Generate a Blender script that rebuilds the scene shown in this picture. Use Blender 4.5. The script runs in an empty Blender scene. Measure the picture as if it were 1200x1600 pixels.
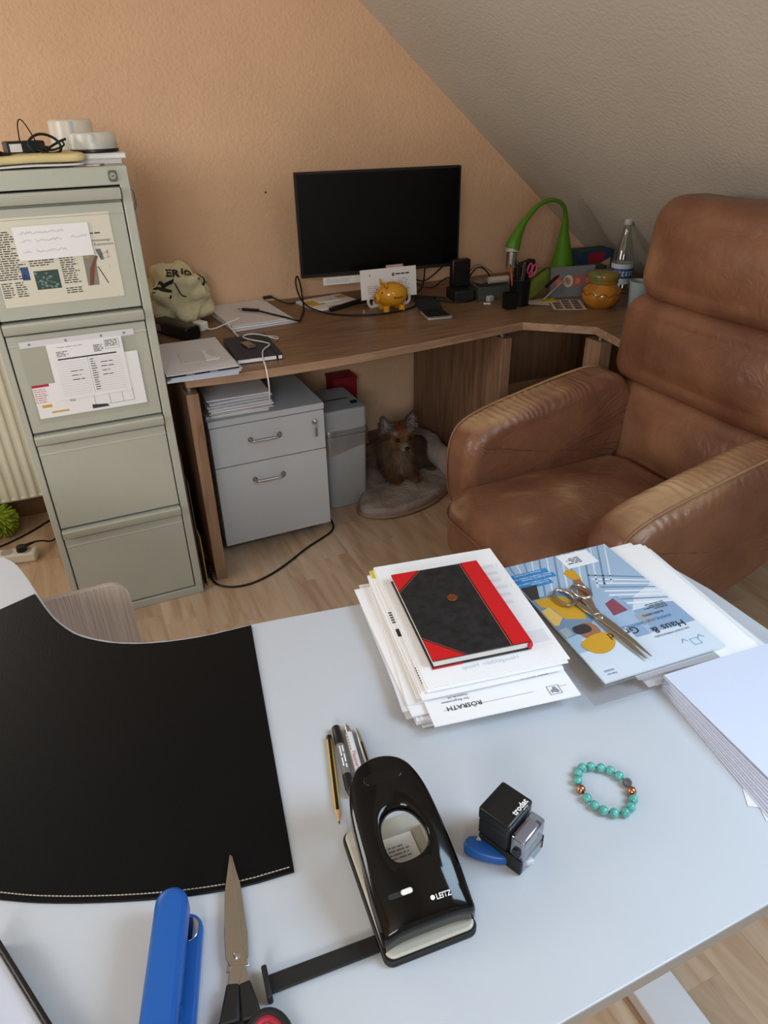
import bpy, bmesh, math, random
from math import sin, cos, pi, radians as R
from mathutils import Vector, Matrix, noise
from mathutils.bvhtree import BVHTree
rnd = random.Random(4)
sc = bpy.context.scene
COL = sc.collection
# ---------------------------------------------------------------- camera
CAMH = 1.45
f_px, pit, rol, yaw = 1100.9, 0.5295, -0.0207, -0.4143
R0 = Matrix(((1, 0, 0), (0, sin(pit), -cos(pit)), (0, cos(pit), sin(pit))))
Rr = Matrix(((cos(rol), -sin(rol), 0), (sin(rol), cos(rol), 0), (0, 0, 1)))
Ry = Matrix(((cos(yaw), -sin(yaw), 0), (sin(yaw), cos(yaw), 0), (0, 0, 1)))
CW = Ry @ R0 @ Rr
cd = bpy.data.cameras.new('camera'); cam = bpy.data.objects.new('camera', cd); COL.objects.link(cam)
cd.sensor_fit = 'VERTICAL'; cd.sensor_height = 36; cd.lens = f_px / 1600 * 36; cd.clip_start = .02
cam.matrix_world = Matrix.Translation((0, 0, CAMH)) @ CW.to_4x4()
sc.camera = cam
# ---------------------------------------------------------------- light
sc.view_settings.view_transform = 'Standard'; sc.view_settings.look = 'None'
sc.view_settings.gamma = 1; sc.view_settings.use_curve_mapping = False
sc.view_settings.exposure = 0.12
wd = bpy.data.worlds.new('sky'); sc.world = wd; wd.use_nodes = True
wn = wd.node_tree.nodes; bg = wn['Background']
bg.inputs[0].default_value = (.80, .90, 1, 1); bg.inputs[1].default_value = .8
def area(name, loc, direction, sx, sy, power, col):
    l = bpy.data.lights.new(name, 'AREA'); l.shape = 'RECTANGLE'; l.size = sx; l.size_y = sy
    l.energy = power; l.color = col
    o = bpy.data.objects.new(name, l); COL.objects.link(o); o.location = loc
    o.rotation_euler = Vector(direction).to_track_quat('-Z', 'Y').to_euler(); return o
def SZ(x): return 2.767 - .824 * x                       # height of the sloping ceiling at x
# daylight just outside each unseen window opening
area('daylight_roof_window', (1.22, -.22, SZ(1.22) + .16), (-.636, 0, -.772), .80, 1.15, 42, (.60, .80, 1))
area('daylight_left_window', (-2.24, 1.30, 1.68), (1, 0, -.0), .92, 1.4, 46, (1, .97, .92))
area('daylight_gable_window', (-1.08, 3.0, 1.50), (0, -1, -.12), .95, 1.1, 8, (1, .93, .80))
area('fill_front_window', (-.95, -1.49, 1.80), (0, 1, -.02), 1.1, .7, 42, (1, .97, .92))  # added fill behind the camera, placed to brighten back wall and cabinet
try:
    sc.cycles.use_denoising = True; sc.cycles.max_bounces = 8; sc.cycles.sample_clamp_indirect = 6
    sc.cycles.caustics_reflective = False; sc.cycles.caustics_refractive = False
except Exception: pass
# ---------------------------------------------------------------- materials
def lin(c):
    return c / 12.92 if c <= .04045 else ((c + .055) / 1.055) ** 2.4
def hx(h):
    h = h.lstrip('#'); return tuple(lin(int(h[i:i + 2], 16) / 255) for i in (0, 2, 4)) + (1,)
MATS = {}
def mat(name, col, rough=.5, metal=0, var=.0, vscale=8, bump=0, bscale=60, stretch=None, trans=0, ior=1.45, coat=0, col2=None, detail=4, spec=.5, emis=None):
    if name in MATS: return MATS[name]
    m = bpy.data.materials.new(name); m.use_nodes = True; MATS[name] = m
    n = m.node_tree.nodes; L = m.node_tree.links; p = n['Principled BSDF']
    c = hx(col) if isinstance(col, str) else col
    p.inputs['Base Color'].default_value = c; p.inputs['Roughness'].default_value = rough
    p.inputs['Metallic'].default_value = metal; p.inputs['IOR'].default_value = ior
    p.inputs['Specular IOR Level'].default_value = spec
    p.inputs['Transmission Weight'].default_value = trans; p.inputs['Coat Weight'].default_value = coat
    if emis: p.inputs['Emission Color'].default_value = hx(emis); p.inputs['Emission Strength'].default_value = 1
    tc = n.new('ShaderNodeTexCoord'); mp = n.new('ShaderNodeMapping'); L.new(tc.outputs['Object'], mp.inputs[0])
    if stretch: mp.inputs['Scale'].default_value = stretch
    if var > 0 or col2:
        t = n.new('ShaderNodeTexNoise'); t.inputs['Scale'].default_value = vscale; t.inputs['Detail'].default_value = detail
        L.new(mp.outputs[0], t.inputs['Vector'])
        r = n.new('ShaderNodeValToRGB'); L.new(t.outputs[0], r.inputs[0]); L.new(r.outputs[0], p.inputs['Base Color'])
        if col2:
            a, b = c, hx(col2)
        else:
            a = tuple(x * (1 - var) for x in c[:3]) + (1,); b = tuple(min(1, x * (1 + var)) for x in c[:3]) + (1,)
        r.color_ramp.elements[0].position = .35; r.color_ramp.elements[1].position = .65
        r.color_ramp.elements[0].color = a; r.color_ramp.elements[1].color = b
    if bump > 0:
        t = n.new('ShaderNodeTexNoise'); t.inputs['Scale'].default_value = bscale; t.inputs['Detail'].default_value = 3
        L.new(mp.outputs[0], t.inputs['Vector'])
        b = n.new('ShaderNodeBump'); b.inputs['Strength'].default_value = bump; b.inputs['Distance'].default_value = .01
        L.new(t.outputs[0], b.inputs['Height']); L.new(b.outputs[0], p.inputs['Normal'])
    return m
def wood(name, c1, c2, c3, stretch, rough=.45, per_object=False, scale=3.0, bump=.05):
    if name in MATS: return MATS[name]
    m = mat(name, c1, rough); n = m.node_tree.nodes; L = m.node_tree.links; p = n['Principled BSDF']
    tc = n.new('ShaderNodeTexCoord'); mp = n.new('ShaderNodeMapping'); mp.inputs['Scale'].default_value = stretch
    L.new(tc.outputs['Object'], mp.inputs[0])
    vec = mp.outputs[0]
    if per_object:
        oi = n.new('ShaderNodeObjectInfo'); ad = n.new('ShaderNodeVectorMath'); ad.operation = 'ADD'
        mu = n.new('ShaderNodeMath'); mu.operation = 'MULTIPLY'; mu.inputs[1].default_value = 37
        L.new(oi.outputs['Random'], mu.inputs[0]); L.new(mu.outputs[0], ad.inputs[1]); L.new(mp.outputs[0], ad.inputs[0]); vec = ad.outputs[0]
    t = n.new('ShaderNodeTexNoise'); t.inputs['Scale'].default_value = scale; t.inputs['Detail'].default_value = 6; t.inputs['Distortion'].default_value = .6
    L.new(vec, t.inputs['Vector'])
    r = n.new('ShaderNodeValToRGB'); L.new(t.outputs[0], r.inputs[0])
    e = r.color_ramp.elements; e[0].position = .32; e[0].color = hx(c3); e[1].position = .68; e[1].color = hx(c1)
    k = e.new(.5); k.color = hx(c2)
    out = r.outputs[0]
    if per_object:
        hs = n.new('ShaderNodeHueSaturation'); mr = n.new('ShaderNodeMapRange')
        L.new(oi.outputs['Random'], mr.inputs[0]); mr.inputs[3].default_value = .90; mr.inputs[4].default_value = 1.06
        L.new(mr.outputs[0], hs.inputs['Value']); L.new(out, hs.inputs['Color']); out = hs.outputs[0]
    L.new(out, p.inputs['Base Color'])
    b = n.new('ShaderNodeBump'); b.inputs['Strength'].default_value = bump; b.inputs['Distance'].default_value = .002
    L.new(t.outputs[0], b.inputs['Height']); L.new(b.outputs[0], p.inputs['Normal'])
    return m
def clear(name, col=(1, 1, 1, 1), fac=.10, rough=.05, edge=.6, milk=0):
    if name in MATS: return MATS[name]
    m = bpy.data.materials.new(name); m.use_nodes = True; MATS[name] = m
    n = m.node_tree.nodes; L = m.node_tree.links; n.remove(n['Principled BSDF'])
    o = n['Material Output']; t = n.new('ShaderNodeBsdfTransparent'); t.inputs[0].default_value = col
    g = n.new('ShaderNodeBsdfGlossy'); g.inputs['Roughness'].default_value = rough
    x = n.new('ShaderNodeMixShader'); lw = n.new('ShaderNodeLayerWeight'); lw.inputs[0].default_value = .35
    ad = n.new('ShaderNodeMath'); ad.operation = 'MULTIPLY_ADD'; ad.inputs[1].default_value = edge; ad.inputs[2].default_value = fac; ad.use_clamp = True
    L.new(lw.outputs['Facing'], ad.inputs[0]); L.new(ad.outputs[0], x.inputs[0]); L.new(t.outputs[0], x.inputs[1]); L.new(g.outputs[0], x.inputs[2]); L.new(x.outputs[0], o.inputs[0])
    if milk:
        d = n.new('ShaderNodeBsdfDiffuse'); d.inputs[0].default_value = (.85, .84, .78, 1); y = n.new('ShaderNodeMixShader'); y.inputs[0].default_value = milk
        L.new(x.outputs[0], y.inputs[1]); L.new(d.outputs[0], y.inputs[2]); L.new(y.outputs[0], o.inputs[0])
    return m
def vcol(name, rough=.8):
    if name in MATS: return MATS[name]
    m = mat(name, 'ffffff', rough); n = m.node_tree.nodes
    a = n.new('ShaderNodeAttribute'); a.attribute_name = 'col'; m.node_tree.links.new(a.outputs['Color'], n['Principled BSDF'].inputs['Base Color']); return m
# ---------------------------------------------------------------- mesh builder
class B:
    def __init__(s): s.v = []; s.f = []; s.m = []
    def add(s, vs, fs, mi=0, M=None):
        o = len(s.v)
        for p in vs:
            p = Vector(p)
            if M is not None: p = M @ p
            s.v.append(p)
        for q in fs: s.f.append(tuple(o + i for i in q)); s.m.append(mi)
        return s
    def box(s, c, d, rz=0, mi=0, M=None):
        x, y, z = d[0] / 2, d[1] / 2, d[2] / 2
        vs = [(i * x, j * y, k * z) for k in (-1, 1) for j in (-1, 1) for i in (-1, 1)]
        T = Matrix.Translation(c) @ Matrix.Rotation(rz, 4, 'Z')
        if M is not None: T = M @ T
        return s.add(vs, [(0, 2, 3, 1), (4, 5, 7, 6), (0, 1, 5, 4), (2, 6, 7, 3), (0, 4, 6, 2), (1, 3, 7, 5)], mi, T)
    def bx(s, a, b, mi=0):     # by two corners
        return s.box([(a[i] + b[i]) / 2 for i in range(3)], [abs(b[i] - a[i]) for i in range(3)], 0, mi)
    def prism(s, poly, z0, z1, mi=0, side=None, M=None):
        n = len(poly); vs = [(p[0], p[1], z0) for p in poly] + [(p[0], p[1], z1) for p in poly]
        ar = sum(poly[i][0] * poly[(i + 1) % n][1] - poly[(i + 1) % n][0] * poly[i][1] for i in range(n))
        r = list(range(n))
        if ar < 0: r = r[::-1]
        s.add(vs, [tuple(n + i for i in r), tuple(r[::-1])], mi, M)
        o = len(s.v) - 2 * n
        for k in range(n):
            i, j = r[k], r[(k + 1) % n]; s.f.append((o + i, o + j, o + n + j, o + n + i)); s.m.append(mi if side is None else side)
        return s
    def lathe(s, prof, n=24, mi=0, M=None, a0=0, sx=1, sy=1):
        vs = []; fs = []
        for (r, z) in prof:
            for k in range(n):
                a = 2 * pi * k / n + a0; vs.append((r * cos(a) * sx, r * sin(a) * sy, z))
        for i in range(len(prof) - 1):
            for k in range(n): fs.append((i * n + k, i * n + (k + 1) % n, (i + 1) * n + (k + 1) % n, (i + 1) * n + k))
        if prof[0][0] > 1e-6: fs.append(tuple(range(n))[::-1])
        if prof[-1][0] > 1e-6: fs.append(tuple((len(prof) - 1) * n + k for k in range(n)))
        return s.add(vs, fs, mi, M)
    def cyl(s, a, b, r, n=12, mi=0, r2=None):
        return s.tube([a, b], r, n, mi, radii=[r, r if r2 is None else r2])
    def tube(s, path, r, n=8, mi=0, closed=False, radii=None, flat=1):
        P = [Vector(p) for p in path]; N = len(P); vs = []; fs = []; up = None
        for i in range(N):
            if closed: t = P[(i + 1) % N] - P[i - 1]
            else: t = P[min(i + 1, N - 1)] - P[max(i - 1, 0)]
            if t.length < 1e-9: t = Vector((0, 0, 1))
            t.normalize()
            if up is None: up = t.orthogonal().normalized()
            else:
                up = up - t * up.dot(t)
                if up.length < 1e-6: up = t.orthogonal()
                up.normalize()
            w = t.cross(up); rr = radii[i] if radii else r
            for k in range(n):
                a = 2 * pi * k / n; vs.append(P[i] + (up * cos(a) + w * sin(a) * flat) * rr)
        for i in range(N if closed else N - 1):
            j = (i + 1) % N
            for k in range(n): fs.append((i * n + k, i * n + (k + 1) % n, j * n + (k + 1) % n, j * n + k))
        if not closed: fs += [tuple(range(n))[::-1], tuple((N - 1) * n + k for k in range(n))]
        return s.add(vs, fs, mi)
    def ball(s, c, r, nu=16, nv=10, mi=0, M=None):
        if not hasattr(r, '__len__'): r = (r, r, r)
        prof = [(max(sin(pi * i / nv), 1e-4 if i in (0, nv) else 0), -cos(pi * i / nv)) for i in range(nv + 1)]
        T = Matrix.Translation(c) @ Matrix.Diagonal((r[0], r[1], r[2], 1))
        if M is not None: T = Matrix.Translation(c) @ M @ Matrix.Diagonal((r[0], r[1], r[2], 1))
        return s.lathe(prof, nu, mi, T)
    def poly(s, pts, z=0, mi=0):
        return s.add([(p[0], p[1], z) for p in pts], [tuple(range(len(pts)))], mi)
    def quad(s, x0, y0, x1, y1, z=0, mi=0): return s.poly([(x0, y0), (x1, y0), (x1, y1), (x0, y1)], z, mi)
    def out(s, name, mats, parent=None, loc=(0, 0, 0), rot=(0, 0, 0), smooth=True, bevel=0, seg=2, sub=0, ang=40, fix=True):
        me = bpy.data.meshes.new(name); me.from_pydata([tuple(p) for p in s.v], [], s.f)
        if not isinstance(mats, (list, tuple)): mats = [mats]
        for q in mats: me.materials.append(q)
        for i, pl in enumerate(me.polygons): pl.material_index = s.m[i]; pl.use_smooth = smooth
        if fix:
            bm = bmesh.new(); bm.from_mesh(me); bmesh.ops.recalc_face_normals(bm, faces=bm.faces); bm.to_mesh(me); bm.free()
        if smooth:
            try: me.set_sharp_from_angle(angle=R(ang))
            except Exception: pass
        me.update()
        o = bpy.data.objects.new(name, me); COL.objects.link(o); o.location = loc; o.rotation_euler = rot
        if parent is not None: o.parent = parent
        if bevel:
            b = o.modifiers.new('bevel', 'BEVEL'); b.width = bevel; b.segments = seg; b.limit_method = 'ANGLE'; b.angle_limit = R(40)
        if sub:
            q = o.modifiers.new('sub', 'SUBSURF'); q.levels = q.render_levels = sub
        return o
def thing(name, label, cat, loc=(0, 0, 0), rot=0, group=None):
    o = bpy.data.objects.new(name, None); COL.objects.link(o); o.empty_display_size = .05
    o.location = loc; o.rotation_euler = rot if hasattr(rot, '__len__') else (0, 0, rot)
    o['label'] = label; o['category'] = cat
    if group: o['group'] = group
    return o
def tag(o, label, cat, group=None):
    o['label'] = label; o['category'] = cat
    if group: o['group'] = group
    return o
def struct(o): o['kind'] = 'structure'; return o
def cha(p, it=3, closed=True):
    for _ in range(it):
        q = []; n = len(p)
        for i in range(n if closed else n - 1):
            a = Vector(p[i]); b = Vector(p[(i + 1) % n]); q += [a * .75 + b * .25, a * .25 + b * .75]
        if not closed: q = [Vector(p[0])] + q + [Vector(p[-1])]
        p = q
    return p
def resamp(p, N, closed=True):
    P = [Vector(q) for q in p]
    if closed: P = P + [P[0]]
    L = [0]
    for i in range(1, len(P)): L.append(L[-1] + (P[i] - P[i - 1]).length)
    out = []; j = 0
    for k in range(N):
        t = L[-1] * k / (N if closed else N - 1)
        while j < len(L) - 2 and L[j + 1] < t: j += 1
        u = (t - L[j]) / max(L[j + 1] - L[j], 1e-9); out.append(P[j].lerp(P[j + 1], u))
    return out
def rrect(w, h, r, n=6, cx=0, cy=0):
    p = []
    for (x, y, a) in ((w / 2 - r, h / 2 - r, 0), (-w / 2 + r, h / 2 - r, 90), (-w / 2 + r, -h / 2 + r, 180), (w / 2 - r, -h / 2 + r, 270)):
        for k in range(n + 1): t = R(a + 90 * k / n); p.append((cx + x + r * cos(t), cy + y + r * sin(t)))
    return p
def spl(p, it=3): return cha([Vector(q) for q in p], it, False)
def puff(b, outline, thick, mp, edge=.04, bulge=.02, N=72, nz=.0, nscale=8, K=6, caps=(.97, .9, .8, .65, .5, .35, .2, .08, .015), mi=0):
    O = resamp(outline, N); cen = sum(O, Vector((0, 0))) / N
    nm = []
    for i in range(N):
        t = O[(i + 1) % N] - O[i - 1]; q = Vector((t.y, -t.x)).normalized()
        if q.dot(O[i] - cen) < 0: q = -q
        nm.append(q)
    rings = []
    for sgn in (-1, 1):
        rs = []
        for k in range(K + 1):
            a = pi / 2 * k / K
            rs.append([(O[i] - nm[i] * edge * (1 - cos(a)), thick / 2 - edge + edge * sin(a)) for i in range(N)])
        base = [q[0] for q in rs[-1]]
        hw = max(abs(q.x - cen.x) for q in base); hh = max(abs(q.y - cen.y) for q in base)
        for c in caps: rs.append([(cen + (q - cen) * c, thick / 2 + bulge * (1 - c ** 6) * (1 - ((q.x - cen.x) * c / hw) ** 2) * (1 - ((q.y - cen.y) * c / hh) ** 2)) for q in base])
        rs = [[(q, w * sgn) for q, w in r] for r in rs]
        rings = (rs[::-1] + rings) if sgn == -1 else (rings + rs)
    vs = []
    for r in rings:
        for q, w in r:
            p = Vector(mp(q.x, q.y, w))
            if nz: p = p + noise.noise_vector(p * nscale) * nz
            vs.append(p)
    fs = []; n = len(rings)
    for i in range(n - 1):
        for k in range(N): fs.append((i * N + k, i * N + (k + 1) % N, (i + 1) * N + (k + 1) % N, (i + 1) * N + k))
    fs += [tuple(range(N))[::-1], tuple((n - 1) * N + k for k in range(N))]
    b.add(vs, fs, mi); return b
def greek(b, x0, y0, x1, y1, pitch, h, z, mi=0, ragged=.3, word=.012):
    y = y1
    while y - h > y0:
        x = x0; xe = x1 - (x1 - x0) * ragged * rnd.random()
        while x < xe:
            w = min(word * rnd.uniform(.5, 1.7), xe - x); b.quad(x, y - h, x + w, y, z, mi); x += w + word * .25
        y -= pitch
    return b
def text(s, size, parent, m, loc=(0, 0, 0), rot=(0, 0, 0), name='lettering', depth=0, bold=0, align='LEFT', sx=1, xf=None, shear=0):
    c = bpy.data.curves.new(name, 'FONT'); c.body = s; c.size = size; c.extrude = depth; c.align_x = align; c.resolution_u = 2; c.shear = shear; c.offset = bold
    t = bpy.data.objects.new('tmp', c); COL.objects.link(t)
    me = bpy.data.meshes.new_from_object(t, depsgraph=bpy.context.evaluated_depsgraph_get())
    bpy.data.objects.remove(t); bpy.data.curves.remove(c)
    me.name = name; me.materials.clear(); me.materials.append(m)
    for v in me.vertices: v.co.x *= sx
    if xf: 
        for v in me.vertices: v.co = xf(v.co)
    o = bpy.data.objects.new(name, me); COL.objects.link(o); o.location = loc; o.rotation_euler = rot
    if parent is not None: o.parent = parent
    return o
def dup(root, loc=None, rot=None, label=None, parent=None):
    c = root.copy(); COL.objects.link(c)
    if loc is not None: c.location = loc
    if rot is not None: c.rotation_euler = rot if hasattr(rot, '__len__') else (0, 0, rot)
    if label: c['label'] = label
    if parent is not None: c.parent = parent
    for ch in [o for o in bpy.data.objects if o.parent == root]: dup(ch, parent=c)
    return c

# ---------------------------------------------------------------- shared materials
M_wall = mat('orange_woodchip_wall', 'e5be9c', .92, var=.06, vscale=2.5, bump=.35, bscale=85)
M_ceil = mat('cream_woodchip_ceiling', 'cfc9bd', .92, var=.04, vscale=2, bump=.2, bscale=85)
M_white = mat('white_paint', 'e6e6e2', .5)
M_lam = wood('laminate_floor', 'd0b79e', 'c5a88b', 'b39274', (9, 1.3, 9), .38, True, 2.6)
M_walnut = wood('walnut_laminate', '8c6c4f', '80624a', '6c513b', (1.6, 14, 14), .42, False, 3)
M_walnut_v = wood('walnut_laminate_upright', 'a08068', '92735c', '7d6049', (16, 16, 1.5), .5, False, 3)
M_walnut_e = wood('walnut_edge_band', 'aa8b6f', '9e8068', '8a6d55', (1.6, 14, 14), .45, False, 3)
M_cab = mat('grey_green_powder_coat', 'b4b6aa', .45, var=.03, vscale=3, bump=.03, bscale=400)
M_dark = mat('dark_gap', '0b0b0a', .9)
M_blackp = mat('black_plastic', '0f0f10', .35)
M_blackm = mat('matt_black_plastic', '151515', .6)
M_gloss = mat('glossy_black_lacquer', '050506', .09, coat=0, spec=.4)
M_paper = mat('white_paper', 'eeeef0', .75)
M_paper2 = mat('grey_white_paper', 'dcdbe0', .8)
M_ink = mat('printed_black', '232326', .8)
M_grey = mat('printed_grey', '8b8b93', .8)
M_lgrey = mat('printed_light_grey', 'c6c6d0', .8)
M_steel = mat('brushed_steel', 'b9b6b0', .28, 1)
M_chrome = mat('chrome', 'd0d0d0', .12, 1)
M_lgp = mat('light_grey_laminate', 'bdc1c6', .5, var=.02, vscale=4)
M_deskw = mat('white_desk_laminate', 'bdc2c9', .32, spec=.5)
M_deske = mat('grey_desk_edge', '9c9792', .5)

# ---------------------------------------------------------------- room shell
X0, X1, Y0, Y1, ZC = -2.1, 2.55, -1.35, 2.9, 2.36
fl = struct(B().bx((X0 - .1, Y0 - .1, -.12), (X1 + .1, Y1 + .1, -.0095)).out('floor', mat('floor_underlay', '7b6448', .8), smooth=False))
PW, PL = .0985, .62
pb = B().bx((.0001, .0001, -.009), (PW - .0001, PL - .0001, 0)).out('plank', M_lam, fl, smooth=False)
rest = B(); first = True
for i in range(int((X1 - X0) / PW) + 1):
    x = X0 + i * PW; y = Y0 - rnd.random() * PL
    while y < Y1:
        seen = (-.62 < x < 1.75 and .1 < y + PL and y < 2.9 and not (x > .9 and y + PL < .25))
        if seen:
            if first: o = pb; first = False
            else: o = pb.copy(); COL.objects.link(o)
            o.location = (x, y, 0); o.parent = fl
        else: rest.bx((x + .0001, y + .0001, -.009), (x + PW - .0006, min(y + PL, Y1) - .0008, 0))
        y += PL
ro = rest.out('plank_rest', M_lam, fl, smooth=False); ro.name = 'outer_planks'; ro['kind'] = 'stuff'
WX0, WX1, WZ0, WZ1 = -1.6, -.56, .92, 2.1
b = B()
b.bx((X0 - .12, Y1, -.1), (WX0, Y1 + .14, 2.5)); b.bx((WX1, Y1, -.1), (X1 + .1, Y1 + .14, 2.5))
b.bx((WX0, Y1, -.1), (WX1, Y1 + .14, WZ0)); b.bx((WX0, Y1, WZ1), (WX1, Y1 + .14, 2.5))
struct(b.out('wall_back', M_wall, smooth=False))
LY0, LY1, LZ0, LZ1 = .60, 2.0, 1.2, 2.16
b = B(); b.bx((X0 - .12, Y0 - .1, -.1), (X0, LY0, 2.5)); b.bx((X0 - .12, LY1, -.1), (X0, Y1, 2.5)); b.bx((X0 - .12, LY0, -.1), (X0, LY1, LZ0)); b.bx((X0 - .12, LY0, LZ1), (X0, LY1, 2.5))
struct(b.out('wall_left', M_wall, smooth=False))
struct(B().bx((X1 - .05, Y0 - .1, -.1), (X1 + .1, Y1, SZ(X1 - .05))).out('wall_right', M_ceil, smooth=False))
b = B(); FX0, FX1, FZ0, FZ1 = -1.55, -.35, 1.4, 2.2
b.bx((X0 - .1, Y0 - .12, -.1), (FX0, Y0, 2.5)); b.bx((FX1, Y0 - .12, -.1), (X1 + .1, Y0, 2.5))
b.bx((FX0, Y0 - .12, -.1), (FX1, Y0, FZ0)); b.bx((FX0, Y0 - .12, FZ1), (FX1, Y0, 2.5))
struct(b.out('wall_front', M_ceil, smooth=False))
b = B(); XR = (2.767 - ZC) / .824
def slab(x0, x1, y0, y1):
    vs = [(x, y, SZ(x) + dz) for dz in (0, .14) for y in (y0, y1) for x in (x0, x1)]
    b.add(vs, [(0, 2, 3, 1), (4, 5, 7, 6), (0, 1, 5, 4), (2, 6, 7, 3), (0, 4, 6, 2), (1, 3, 7, 5)])
HX0, HX1, HY0, HY1 = .90, 1.54, -.85, .42
slab(XR, HX0, Y0 - .1, Y1); slab(HX1, X1 + .1, Y0 - .1, Y1); slab(HX0, HX1, Y0 - .1, HY0); slab(HX0, HX1, HY1, Y1)
b.bx((X0 - .1, Y0 - .1, ZC), (XR, Y1, ZC + .14))
struct(b.out('ceiling', M_ceil, smooth=False))
M_pane = clear('window_glass', (1, 1, 1, 1), .03)
def frame(n, corners, t, out):      # corners: 4 points of the opening, out: outward vector
    P = [Vector(p) for p in corners]; b = B()
    c = sum(P, Vector()) / 4; o = Vector(out)
    for k in range(4):
        a, d = P[k], P[(k + 1) % 4]; ai = a + (c - a) * t; di = d + (c - d) * t
        b.add([a, d, di, ai, a + o, d + o, di + o, ai + o], [(0, 1, 2, 3), (4, 7, 6, 5), (0, 4, 5, 1), (3, 2, 6, 7), (0, 3, 7, 4), (1, 5, 6, 2)])
    w = struct(b.out(n, M_white, smooth=False))
    q = [p + (c - p) * t + o * .5 for p in P]
    B().add(q + [p + o * .06 for p in q], [(0, 1, 2, 3), (7, 6, 5, 4), (0, 4, 5, 1), (1, 5, 6, 2), (2, 6, 7, 3), (3, 7, 4, 0)]).out('pane', M_pane, w, smooth=False)
frame('window_1', [(WX0, 2.94, WZ0), (WX1, 2.94, WZ0), (WX1, 2.94, WZ1), (WX0, 2.94, WZ1)], .09, (0, .05, 0))
frame('window_4', [(-2.14, LY0, LZ0), (-2.14, LY1, LZ0), (-2.14, LY1, LZ1), (-2.14, LY0, LZ1)], .08, (-.05, 0, 0))
frame('window_2', [(HX0, HY0, SZ(HX0) + .04), (HX1, HY0, SZ(HX1) + .04), (HX1, HY1, SZ(HX1) + .04), (HX0, HY1, SZ(HX0) + .04)], .10, (.03, 0, .04))
frame('fill_window', [(FX0, Y0 - .04, FZ0), (FX1, Y0 - .04, FZ0), (FX1, Y0 - .04, FZ1), (FX0, Y0 - .04, FZ1)], .08, (0, -.05, 0))  # added unseen opening, set high and sized for the front fill
bb = mat('brown_baseboard', '7e5f48', .5, var=.1, stretch=(1, 8, 8))
struct(B().bx((X0, Y1 - .016, 0), (X1 - .05, Y1, .07)).out('baseboard_back', bb, bevel=.003))
struct(B().bx((X0, Y0, 0), (X0 + .016, Y1 - .016, .07)).out('baseboard_left', bb, bevel=.003))

# ---------------------------------------------------------------- radiator
t = thing('radiator', 'white ribbed radiator on the back wall left of the filing cabinet', 'radiator', (-.82, 2.8, 0))
b = B(); vs = []; fs = []; n = 340; W = 1.18
for i in range(n + 1):
    x = -W / 2 + W * i / n; ph = (x / .0333) % 1; d = -.010 * max(0, min(1, (abs(ph - .5) - .18) * 9)) 
    for z in (.125, .14, .72, .735): vs.append((x, -.012 + (-d) * (1 if z in (.14, .72) else .2), z))
for i in range(n):
    for k in range(3): fs.append((i * 4 + k, (i + 1) * 4 + k, (i + 1) * 4 + k + 1, i * 4 + k + 1))
b.add(vs, fs); M_rad = mat('radiator_enamel', 'dcdccb', .35)
b.out('front_panel', M_rad, t, ang=80, fix=False)
B().bx((-W / 2, -.005, .113), (W / 2, .05, .74)).out('radiator_body', M_rad, t, bevel=.008)
b = B()
for k in range(56): b.bx((-W / 2 + .02 + k * .0205, .0, .7405), (-W / 2 + .03 + k * .0205, .045, .747))
b.out('top_grille', M_rad, t)
for x in (-.4, .4): B().bx((x - .02, .05, .3), (x + .02, .1, .6)).out('wall_bracket', M_rad, t)

# ---------------------------------------------------------------- filing cabinet
t = thing('filing_cabinet', 'tall grey-green metal filing cabinet with four drawers', 'cabinet', (-.182, 2.047, 0))
W, D, H = .400, .62, 1.32
b = B(); th = .019
b.bx((0, 0, 0), (th, D, H)); b.bx((W - th - .005, 0, 0), (W, D, H)); b.bx((th, 0, H - .043), (W - th, D, H)); b.bx((th, 0, 0), (W - th, D, .028)); b.bx((th, D - .01, 0), (W - th, D, H))
b.out('body', M_cab, t, bevel=.0025)
B().bx((th, .035, .028), (W - th - .005, .045, H - .043)).out('drawer_cavity', M_dark, t, smooth=False)
tops = [1.272, .968, .657, .347]; bots = [.975, .664, .353, .034]
for zt, zb in zip(tops, bots):
    xa, xb = th + .003, W - th - .008
    d = B().bx((xa, .002, zb), (xb, .03, zt - .034)).out('drawer', M_cab, t, bevel=.002)
    p = [(-.012, zt - .024), (-.014, zt - .004), (-.010, zt), (.03, zt), (.03, zt - .005), (.0, zt - .006), (-.006, zt - .022), (-.006, zt - .026), (-.010, zt - .027)]
    Mx = Matrix(((0, 0, 1, 0), (1, 0, 0, 0), (0, 1, 0, 0), (0, 0, 0, 1)))
    B().prism(p, xa, xb, M=Mx).out('handle_lip', M_cab, d, bevel=.0008)
    B().add([(xa, .0, zt - .060), (xb, .0, zt - .060), (xb, .018, zt - .03), (xa, .018, zt - .03), (xa, .019, zt - .060), (xb, .019, zt - .060)],
            [(0, 1, 2, 3), (0, 3, 4), (1, 5, 2), (3, 2, 5, 4), (0, 4, 5, 1)]).out('finger_recess', M_cab, d, smooth=False)
lk = B().prism(rrect(.021, .026, .006), -.004, .0, M=Matrix.Translation((.362, 0, 1.298)) @ Matrix.Rotation(pi / 2, 4, 'X') @ Matrix.Diagonal((1, 1, -1, 1))).out('lock', mat('lock_bezel', '6b6660', .4, .6), t, bevel=.001)
B().cyl((.362, -.0055, 1.298), (.362, -.003, 1.298), .0075, 16).out('lock_barrel', M_chrome, lk)
B().bx((.3585, -.0062, 1.2972), (.3655, -.005, 1.2988)).out('keyhole', M_dark, lk)
t = thing('key_hook', 'small metal key hanging on the right side of the filing cabinet', 'key', (.221, 2.09, 1.19))
B().tube(spl([(.0, 0, .075), (.006, 0, .07), (.008, 0, .055), (.004, 0, .045)]), .002, 6).out('hook', M_chrome, t)
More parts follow.
